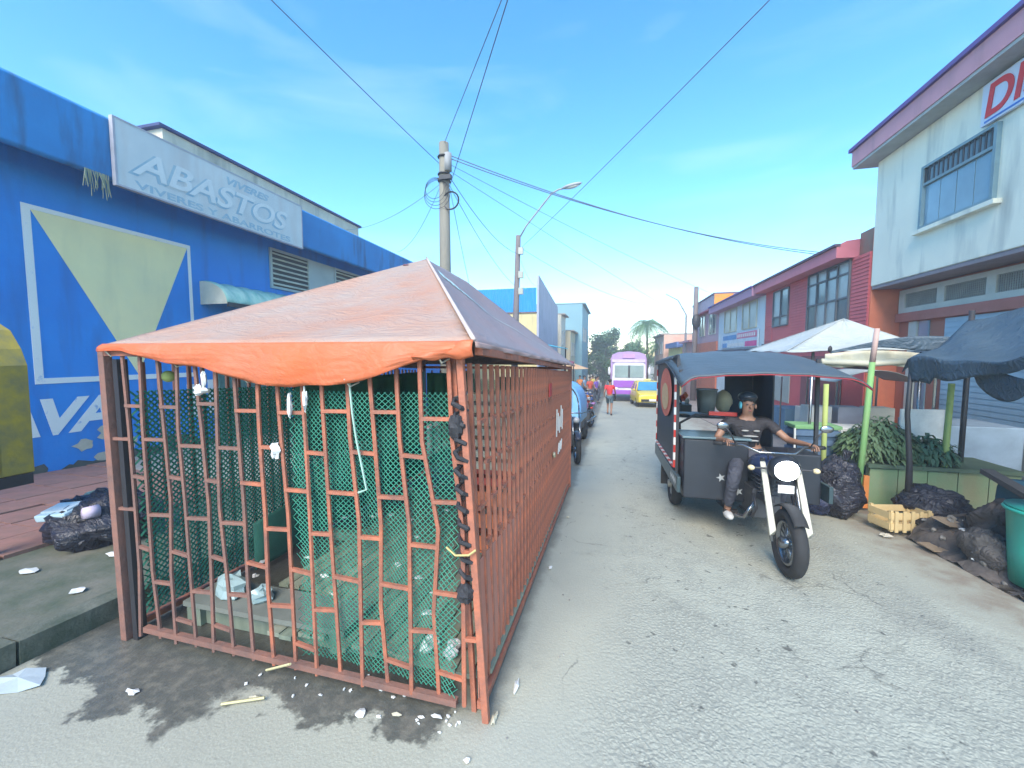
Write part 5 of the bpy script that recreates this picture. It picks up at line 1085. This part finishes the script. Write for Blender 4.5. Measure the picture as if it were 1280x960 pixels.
# goods table under tent
bt=thing('market_table','table with red cloth and pale goods boxes under the white tent','table',(4.0,8.2,gz(8)+.12)); M().b2((3.3,7.8,.45),(4.7,8.6,.5)).build('tabletop',mat('maroon_cloth',(.35,.07,.06)),bt); M().b2((3.32,7.79,-.2),(4.68,7.83,.45)).build('cloth_front',mat('maroon_cloth',(.35,.07,.06)),bt)
for i,(x,c_,l_) in enumerate(((3.5,(.6,.6,.56),'white'),(3.95,(.35,.36,.42),'grey'),(4.4,(.62,.6,.5),'cream'))):
    bb=thing('box','%s box standing on the red clothed table under the tent'%l_,'box',(x,8.1,.5)); M().box((x,8.1,.72),(.36,.3,.42)).build('carton',mat('box_'+l_,c_,scale=4),bb,bevel=.01)
dr=thing('chest_freezer','pale blue chest freezer beside the tent poles','freezer',(3.6,7.4,gz(7.4)+.12)); M().b2((3.4,7.25,-.2),(4.0,7.7,.62)).build('body',mat('pale_blue_metal',(.35,.45,.54),rough=.35,bump=0),dr,bevel=.03); M().b2((3.38,7.23,.622),(4.02,7.72,.68)).build('lid',m_white,dr,bevel=.01)
for i,(y,h,c_,l_) in enumerate(((7.6,1.0,(.3,.4,.5),'grey blue'),(10.2,.7,(.4,.1,.1),'dark red'),(11.5,.9,(.5,.5,.45),'cream'),(13,.8,(.1,.2,.3),'navy'))):
    bb=thing('market_stall','small %s covered stall against the right hand buildings'%l_,'stall',(5.2,y,gz(y)+.12)); z0=gz(y)+.12
    mm_=mat('stall_'+l_,c_,scale=3); M().b2((4.7,y-.4,z0),(5.7,y+.5,z0+h)).build('counter',mm_,bb,bevel=.02)
    M().grid(lambda u,v:(4.5+1.5*u,y-.55+1.2*v,z0+h+.9+.25*math.sin(PI*u)),10,4).build('cover',m_tent if i%2 else m_navy,bb,solid=.006,smooth=True)
    for px_ in(4.55,5.95): M().tube([(px_,y-.5,z0),(px_,y-.5,z0+h+.9)],.02,6).build('pole',m_chr,bb)
# bags, crate, rubble
m_bag=mat('black_bag_plastic',(.018,.02,.03),(.03,.03,.045),scale=5,rough=.28,bump=.6,bscale=14,wrk=1.); m_bag2=mat('blue_black_bag',(.03,.04,.11),(.02,.025,.05),scale=5,rough=.25,bump=.6,bscale=14,wrk=1.)
def lump(name,label,cat,c,r,m_,jit=.09,n=44,mm_=30,parts=(),seed=1,part='bag_skin'):
    t=thing(name,label,cat,(c[0],c[1],c[2]-r[2])); random.seed(seed); k0=random.uniform(0,9); g=M(); 
    g.sph(c,r,n,mm_)
    g.v=[tuple(Vector(c)+(Vector(v)-Vector(c))*(1+jit*(.5*nz(v[0]*4+k0,v[1]*4+v[2]*5,1.6,k0)-.35*abs(nz(v[0]*9,v[1]*9+v[2]*8,1.3,k0*2))))) if v[2]>c[2]-r[2]*.8 else (v[0],v[1],c[2]-r[2]*.8) for v in g.v]
    g.build(part,m_,t,smooth=True); return t
z5=gz(5.9)
bg_=lump('garbage_bag','big black garbage bag slumped at the right kerb left of the yellow crate','bag',(2.86,5.98,z5+.34),(.28,.3,.40),m_bag,.2,seed=4)
M().tube([(2.95,6.0,z5+.72),(2.99,6.02,z5+.84)],[.03,.06],7).build('bag_neck',m_bag,bg_)
lump('garbage_bag','blue tinted garbage bag in front of the big black one','bag',(2.66,6.0,z5+.24),(.22,.25,.28),m_bag2,.2,seed=8)
lump('garbage_bag','low dark bag with pale scraps right of the yellow crate','bag',(3.75,5.75,gz(5.7)+.26),(.34,.3,.24),m_bag,.2,seed=12)
lump('garbage_bag','low black bag at the kerb under the green counter','bag',(3.62,5.25,gz(5.2)+.16),(.28,.2,.12),m_bag,.3,seed=13)
yc=slat_crate('yellow wood slatted crate tipped beside the black garbage bag','x' and (3.28,5.5,gz(5.5)+.055),.46,.3,.24,m_wood2,2,rz=R(12))
for k in range(5): M().box((-.18+k*.09,-.166,.12),(.035,.012,.24)).build('front_slat',m_wood2,yc,local=True)
m_rub=mat('dark_earth_heap',(.13,.105,.09),(.055,.05,.048),scale=7,mix=1,bump=1.,bscale=22)
rub=thing('rubble_heap','long heap of dark earth and rubbish along the right kerb','heap',(3.15,4.2,gz(4.2)))
def rb(u,v):
    y=5.3-2.9*u; x=3.22+.06*u+.75*v; h=.26*math.sin(PI*min(1,v*1.1+.02))*(.6+.4*math.sin(u*9+1))*(1-.2*u)+.05*nz(x*6,y*5,1.2,3)
    return (x,y,gz(y)+.0+max(.0,h)+(.04 if v>.2 else 0))
g=M(); g.grid(rb,60,18); g.build('earth',m_rub,rub,smooth=False)
g=M(); random.seed(31)
for k in range(90): 
    u,v=random.random(),random.uniform(.1,.95); p=rb(u,v); g.sph((p[0],p[1],p[2]+.01),random.uniform(.012,.045),6,4,.35)
g.build('debris',mat('debris_mixed',(.3,.27,.23),(.07,.07,.07),scale=12,mix=1),rub,kind='stuff')
g=M()
for k in range(26):
    u,v=random.random(),random.uniform(.1,.95); p=rb(u,v); g.sph((p[0],p[1],p[2]+.015),(random.uniform(.01,.04),.02,.012),6,4,.4)
g.build('white_scraps',m_scrap,rub,kind='stuff')
lump('sack','grey brown sack bulging at the near right kerb','sack',(3.42,4.55,gz(4.5)+.2),(.17,.22,.2),mat('grey_brown_sack',(.13,.11,.1),(.07,.065,.06),scale=6,bump=.5,wrk=1.),.25,seed=21)
lump('sack','dark brown sack standing behind the grey brown one','sack',(3.62,4.75,gz(4.7)+.34),(.2,.24,.3),mat('dark_brown_sack',(.09,.07,.06),(.05,.045,.04),scale=6,bump=.5,wrk=1.),.25,seed=22)
dt=thing('draped_table','low table draped with dark teal cloth at the right edge','table',(3.6,3.7,gz(3.7)+.12))
M().grid(lambda u,v:(3.78+.9*max(0,v-.4)/.6+.03*math.sin(u*15)*(v<.4),5.0-1.7*u+.02*math.sin(v*8),.05+.5*min(1,v/.4)+.03*math.sin(u*9+v*4)),30,12).build('cloth',mat('dark_teal_cloth',(.03,.1,.13),(.05,.14,.18),scale=3,bump=.3),dt,solid=.01,smooth=True)
for y in(2.8,4.3): M().beam((3.9,y,gz(y)+.05),(3.9,y,.5),.05).build('leg',m_dark,dt)
bnd=thing('bench_plank','dark rough plank leaning over the rubble on the right','plank',(3.3,4.3,.4)); M().beam((3.75,5.1,.62),(3.62,3.9,.42),.1,.05).build('board',mat('dark_plank',(.1,.085,.08),(.06,.055,.05),scale=6,bump=.6),bnd)
tb=thing('bin','bright turquoise plastic bin at the right edge','bin',(3.56,4.22,gz(4.2)+.05))
M().tube([(3.56,4.22,gz(4.2)+.05),(3.56,4.22,.16),(3.56,4.22,.52),(3.56,4.22,.53)],[.2,.225,.25,.26],24).build('body',mat('turquoise_plastic',(.03,.4,.29),(.03,.32,.24),rough=.4,bump=0),tb,smooth=True)
M().torus((3.56,4.22,.5),.255,.018,'z',28,6).build('rim',MATS['turquoise_plastic'],tb,smooth=True)
pk=thing('kerb_wall','low dirty concrete wall under the blue shutters','wall',(5.9,6,gz(6)+.12)); M().b2((5.7,3.0,-.4),(5.95,8.8,.62)).build('block',mat('stained_cement',(.3,.32,.31),(.2,.2,.19),scale=2,streak=.6),pk,bevel=.02)

# ======================= LEFT PAVEMENT THINGS =======================
Hh=thing('phone_hood','yellow and dark rounded hood on a dark post at the left edge','hood',(-5.110,2.15,gz(2.2)+.13))
m_yh=mat('worn_yellow_plastic',(.42,.3,.03),(.2,.18,.08),scale=5,mix=.9,rough=.45,streak=.5,dirt=(.05,.06,.04)); 
M().tube([(-5.240,2.12,gz(2.2)+.1),(-5.190,2.15,1.9)],.05,10).build('post',m_dark,Hh,smooth=True)
pr_=[(-5.460,.80),(-4.880,.80),(-4.860,1.72),(-4.920,1.86),(-5.040,2.02),(-5.210,2.1),(-5.460,2.1)]
M().prism(pr_,'y',2.1,2.14).build('back_shell',m_yh,Hh,bevel=.01)
g=M(); 
for a_,b_ in(((-4.880,.80),(-4.860,1.72)),((-4.860,1.72),(-4.920,1.86)),((-4.920,1.86),(-5.040,2.02)),((-5.040,2.02),(-5.210,2.1)),((-5.210,2.1),(-5.460,2.1))):
    d_=(Vector((b_[0]-a_[0],0,b_[1]-a_[1]))).normalized(); n_=Vector((d_.z,0,-d_.x)); g.add([(a_[0],1.96,a_[1]),(b_[0],1.96,b_[1]),(b_[0],2.32,b_[1]),(a_[0],2.32,a_[1])]+[(a_[0]-.02,1.96,a_[1]-.01),(b_[0]-.02,1.96,b_[1]-.01),(b_[0]-.02,2.32,b_[1]-.01),(a_[0]-.02,2.32,a_[1]-.01)],[(0,1,2,3),(7,6,5,4),(0,4,5,1),(3,2,6,7)])
g.build('rim',m_yh,Hh)
M().b2((-5.460,2.04,1.76),(-4.920,2.095,1.84)).build('yellow_band',m_yh,Hh)
M().prism([(-5.460,.9),(-5.120,.9),(-4.980,1.3),(-4.940,1.72),(-5.460,1.72)],'y',2.06,2.095).build('dark_interior',mat('dark_green_inner',(.03,.05,.035),(.07,.07,.04),scale=5,mix=1),Hh)  # dark green sheet over the inner face of the hood
M().b2((-5.440,2.03,.70),(-4.860,2.3,.79)).build('bottom_shelf',m_dark,Hh)
zz=gz(2.7)+.13
hb_=lump('garbage_bag','black garbage bag spilling rubbish on the left pavement by the cage','bag',(-4.85,2.78,zz+.17),(.45,.42,.28),m_bag,.22,seed=33)
lump('garbage_bag','small dark blue bag behind the spilled rubbish on the left','bag',(-5.3,3.1,zz+.12),(.25,.3,.16),m_bag2,.22,seed=34)
fb_=thing('foam_box','pale blue foam lunch box on top of the left garbage bag','box',(-4.98,2.55,zz+.3)); M().box((-4.98,2.52,zz+.33),(.3,.2,.07),(.2,-.1,.2)).build('tray',mat('pale_blue_foam',(.55,.7,.74),(.5,.64,.68),rough=.5,bump=0),fb_,bevel=.015)
M().box((-4.98,2.535,zz+.375),(.26,.16,.02),(.2,-.1,.2)).build('lid',mat('foam_white',(.68,.76,.78),bump=0),fb_,bevel=.005)
pc=thing('plastic_cup','pale pink cup bottom facing out of the left garbage bag','cup',(-4.62,2.5,zz+.35)); M().tube([(-4.62,2.48,zz+.37),(-4.6,2.58,zz+.36)],[.05,.06],14).build('cup_body',mat('pale_pink_cup',(.6,.5,.62)),pc,smooth=True)
for i,(dx,dy_,lab) in enumerate(((-.15,.1,'cream crumpled paper behind the pale blue foam box'),(-.45,.05,'yellowish scrap of paper left of the foam box'),(.05,.22,'white crumpled film on top of the left garbage bag'))):
    tt=thing('crumpled_paper',lab,'paper',(-4.93+dx,2.72+dy_,zz+.3)); scrap((-4.93+dx,2.72+dy_,zz+.36-.12*(i==1)),(.1,.08,.06),tt,.4,m_=mat('cream_paper',(.6,.56,.42)) if i<2 else m_scrap,name='paper')
# litter
def lit(name,label,cat,x,y,rx,ry,m_,h=.012,base=0.,seed=0):
    random.seed(seed+int(abs(x*100))); n_=9; a=[random.uniform(.55,1.2) for _ in range(n_)]; z=gz(y)+base; mm=M()
    vs=[(x,y,z+h*2)]+[(x+rx*a[k]*math.cos(2*PI*k/n_),y+ry*a[k]*math.sin(2*PI*k/n_),z+.006+h*random.random()) for k in range(n_)]; mm.add(vs,[(0,1+k,1+(k+1)%n_) for k in range(n_)])
    o=mm.build(name,m_,solid=.003); return tag(o,label,cat)
lit('plastic_sheet','large pale sheet of plastic lying by the left kerb at the picture edge','sheet',-3.28,1.42,.16,.09,mat('pale_sheet',(.5,.58,.62),rough=.35),seed=2)
LT_=[('white crumpled scrap at the cage foot left of centre',-1.86,1.66,.06,.03),('white scrap on wet dirt near the left of the cage',-2.55,1.52,.07,.035),('small white scrap on the road below the cage corner',-.62,1.62,.025,.02),
('pale torn strip lying against the near cage corner',-.56,1.86,.02,.07),('pale torn strip on the road just past the near cage corner',-.5,2.1,.02,.1),('white scrap half way along the cage street side',-.52,3.55,.03,.05),
('white scrap near the far end of the cage side',-.5,4.9,.03,.05),('cream scrap under the front rail near the right corner',-.86,1.8,.05,.03),('grey wrapper under the front rail near the right corner',-1.25,1.72,.05,.04),('white bit of paper under the front rail centre',-1.06,1.76,.04,.025)]
LT_=[(l_,x_,y_,a_*.65,b_*.65) for l_,x_,y_,a_,b_ in LT_]
for i,(lab,x,y,rx,ry) in enumerate(LT_): lit('litter_scrap',lab,'litter',x,y,rx,ry,m_scrap if i%3 else mat('cream_paper',(.6,.56,.42)),seed=i)
for i,(lab,x,y) in enumerate((('white scrap on the left pavement nearest the picture edge',-4.6,2.1),('white scrap on the mossy pavement close to the kerb',-3.85,2.0),('small white scrap on the pavement between two others',-4.3,2.5))): lit('litter_scrap',lab,'litter',x,y,.07,.05,m_scrap,base=.135,seed=20+i)
tag(M().tube([(-2.0,1.58,.0-.06),(-1.8,1.66,-.05)],.008,5).build('straw',mat('straw_yellow',(.6,.55,.3))),'pale straw stick lying on the dirt before the cage','stick')
tag(M().tube([(-1.95,1.82,-.05),(-1.72,1.76,.08)],.007,5).build('straw',mat('straw_yellow',(.6,.55,.3))),'yellow stick leaning on the front rail of the cage','stick')
# scraps within cage corner and loose grit
cc=thing('foam_scraps','heap of white foam crumbs inside the near right cage corner','litter',(-.95,2.1,gz(2.1)+.13)); random.seed(77)
for k in range(9): scrap((-.95+random.uniform(-.1,.1),2.1+random.uniform(-.1,.1),gz(2.1)+.15+random.uniform(0,.06)),(.035,.03,.03),cc,.35,name='crumb')
g=M(); random.seed(78)
for k in range(40):
    x=random.uniform(-3.0,-.8); y=random.uniform(2.1,5.5); g.sph((x,y,gz(y)+.14),(random.uniform(.01,.05),random.uniform(.01,.04),.012),6,4,.4)
for k in range(30):
    x=random.uniform(-2.2,-.6); y=random.uniform(1.72,1.98); g.sph((x,y,gz(y)+.006),(random.uniform(.005,.016),random.uniform(.005,.012),.006),6,4,.4)
g.build('floor_litter',m_scrap,kind='stuff'); o=bpy.data.objects['floor_litter']; tag(o,'small pale scraps scattered over the cage floor and its front edge','litter')
g=M()
for k in range(260):
    y=random.uniform(.9,9); x=random.uniform(-.5,2.9); r_=random.uniform(.003,.009); g.sph((x,y,gz(y)+.002),(r_,r_,r_*.7),5,3,.2)
tag(g.build('grit',mat('pale_grit',(.42,.41,.37),(.12,.12,.12),scale=3,mix=1),kind='stuff'),'loose grit and small stones on the asphalt','grit')
# decals on the tricycle
for k in range(4): M().add([(-.762,-.15+k*.11,.56),(-.762,-.10+k*.11,.62),(-.762,-.04+k*.11,.56),(-.762,-.09+k*.11,.51)],[(0,1,2,3)]).build('white_decal',m_wr,K,local=True)
for (x,z) in((-.12,.52),(-.3,.66)):
    st=M(); n_=10; st.add([(x,-.212,z)]+[(x+(.05 if k%2 else .02)*math.cos(2*PI*k/n_),-.212,z+(.05 if k%2 else .02)*math.sin(2*PI*k/n_)) for k in range(n_)],[(0,1+k,1+(k+1)%n_) for k in range(n_)]); st.build('star_sticker',mat('dull_sticker',(.4,.42,.42)),K,local=True)
for a_,b_ in(((.02,-.62,1.04),(.0,-.3,.7)),((.12,-.66,1.02),(.16,-.86,.5)),((.0,-.66,1.06),(.05,-.85,.9)),((.2,-.6,1.08),(.1,-.4,.9))):
    M().tube([a_,((a_[0]+b_[0])/2+.05,(a_[1]+b_[1])/2-.06,(a_[2]+b_[2])/2+.03),b_],.006,5).build('control_cable',m_black,K,local=True,smooth=True)
for x in(-.1,.24): M().tube([(x,-.62,.62),(x,-.72,.5),(x,-.6,.38),(x,-.2,.36)],.014,6).build('crash_bar',m_dark,K,local=True,smooth=True)
# ties on the tarpaulin
m_rope=mat('pale_rope',(.5,.47,.38))
for u in(.02,.24,.45,.72,.93):
    p=FL.lerp(FR,u); d_=dep(u); M().tube([(p.x,p.y-.03,p.z-d_+.02),(p.x+.01,p.y+.0,p.z-d_-.02),(p.x+.03,p.y+.05,p.z-d_-.0)],.005,5).build('tie_rope',m_rope,T)
# green tray, cardboard, planks and small rubbish at the right
gt=thing('tray','flat green tray on top of the crates behind the tricycle','tray',(3.0,7.0,.75)); M().b2((2.7,6.85,.70),(3.32,7.25,.76)).build('tray_body',mat('light_green_plastic',(.25,.5,.22),bump=0),gt,bevel=.01)
m_card=mat('wet_cardboard',(.34,.25,.16),(.22,.16,.11),scale=4,bump=.3)
for i,(x,y,z,rx,ry,rz,lab) in enumerate(((3.45,5.05,.02,.2,.15,.4,'torn piece of cardboard on the rubbish heap near the yellow crate'),(3.55,4.5,.02,-.2,.3,1.,'folded cardboard piece beside the grey brown sack'),(3.3,4.95,-.17,.05,.03,.2,'flat cardboard scrap on the dirt strip'))):
    o=thing('cardboard',lab,'cardboard',(x,y,z)); M().box((x,y,z+.05*(i<2)),(.26,.18,.012),(rx,ry,rz)).build('sheet',m_card,o)
for i,(p,q,lab) in enumerate((((3.3,5.2,-.08),(3.7,4.6,.18),'broken dark stick lying across the rubbish heap'),((3.6,5.3,.05),(3.95,4.9,.32),'second dark stick leaning towards the draped table'))):
    tag(M().beam(p,q,.035,.025).build('broken_stick',mat('dark_plank',(.1,.085,.08)),bevel=.003),lab,'stick')
for i,(x,y,c_,lab) in enumerate(((3.42,5.4,(.5,.05,.05),'red scrap beside the yellow crate'),(3.5,4.75,(.1,.3,.5),'blue scrap on the rubbish heap'),(3.33,4.6,(.6,.58,.5),'cream scrap at the foot of the rubbish heap'),(3.02,5.25,(.55,.5,.4),'pale scrap on the road in front of the yellow crate'))):
    o=thing('plastic_scrap_piece',lab,'litter',(x,y,gz(y))); scrap((x,y,gz(y)+.03+(.18 if i in(1,) else 0)),(.05,.035,.02),o,.4,m_=mat('scrap_col_'+'abcd'[i],c_),name='film')
# more people and a stall far down the left side
for i,(x,y,hh,c_,lab) in enumerate(((-2.2,28.5,1.7,'orange','person in an orange shirt deep in the crowd on the left'),(-1.0,30.5,1.65,'white','person in white at the far end of the crowd'),(-2.6,24.0,1.7,'coral_red','person in coral red standing by the maroon awning'),(-1.5,33,1.7,'yellow','most distant person, in yellow, left of the truck'))):
    person(lab,(x,y,gz(y)),R(50*i),walkJ(hh,.06,.05),MATS['cloth_'+c_],cl('dark_trousers',(.05,.06,.09)),m_hair,h=hh,detail=False)
a=thing('awning','pale stall umbrella far down the left side of the street','umbrella',(-3.0,29,gz(29))); g=M(); n_=12
g.add([(-2.9,29,1.35)]+[(-2.9+1.3*math.cos(2*PI*k/n_),29+1.3*math.sin(2*PI*k/n_),.9) for k in range(n_)],[(0,1+k,1+(k+1)%n_) for k in range(n_)]); g.build('canopy',mat('yellow_canvas',(.6,.5,.25),(.55,.2,.12),scale=1.2),a,solid=.01); M().tube([(-2.9,29,gz(29)),(-2.9,29,1.35)],.03,6).build('pole',m_dark,a)
# haze
hz=M(); hz.b2((-60,-4,-6),(60,95,14)); ho=bpy.data.meshes.new('haze'); 
hm_=bpy.data.materials.new('haze'); hm_.use_nodes=True; hn=hm_.node_tree.nodes; hn.remove(hn['Principled BSDF']); pv_=hn.new('ShaderNodeVolumePrincipled'); pv_.inputs['Density'].default_value=.0045; pv_.inputs['Color'].default_value=(.85,.92,1,1)
hm_.node_tree.links.new(pv_.outputs[0],hn['Material Output'].inputs['Volume'])
HAZE=True
if HAZE: hz.build('haze',hm_,kind='stuff')
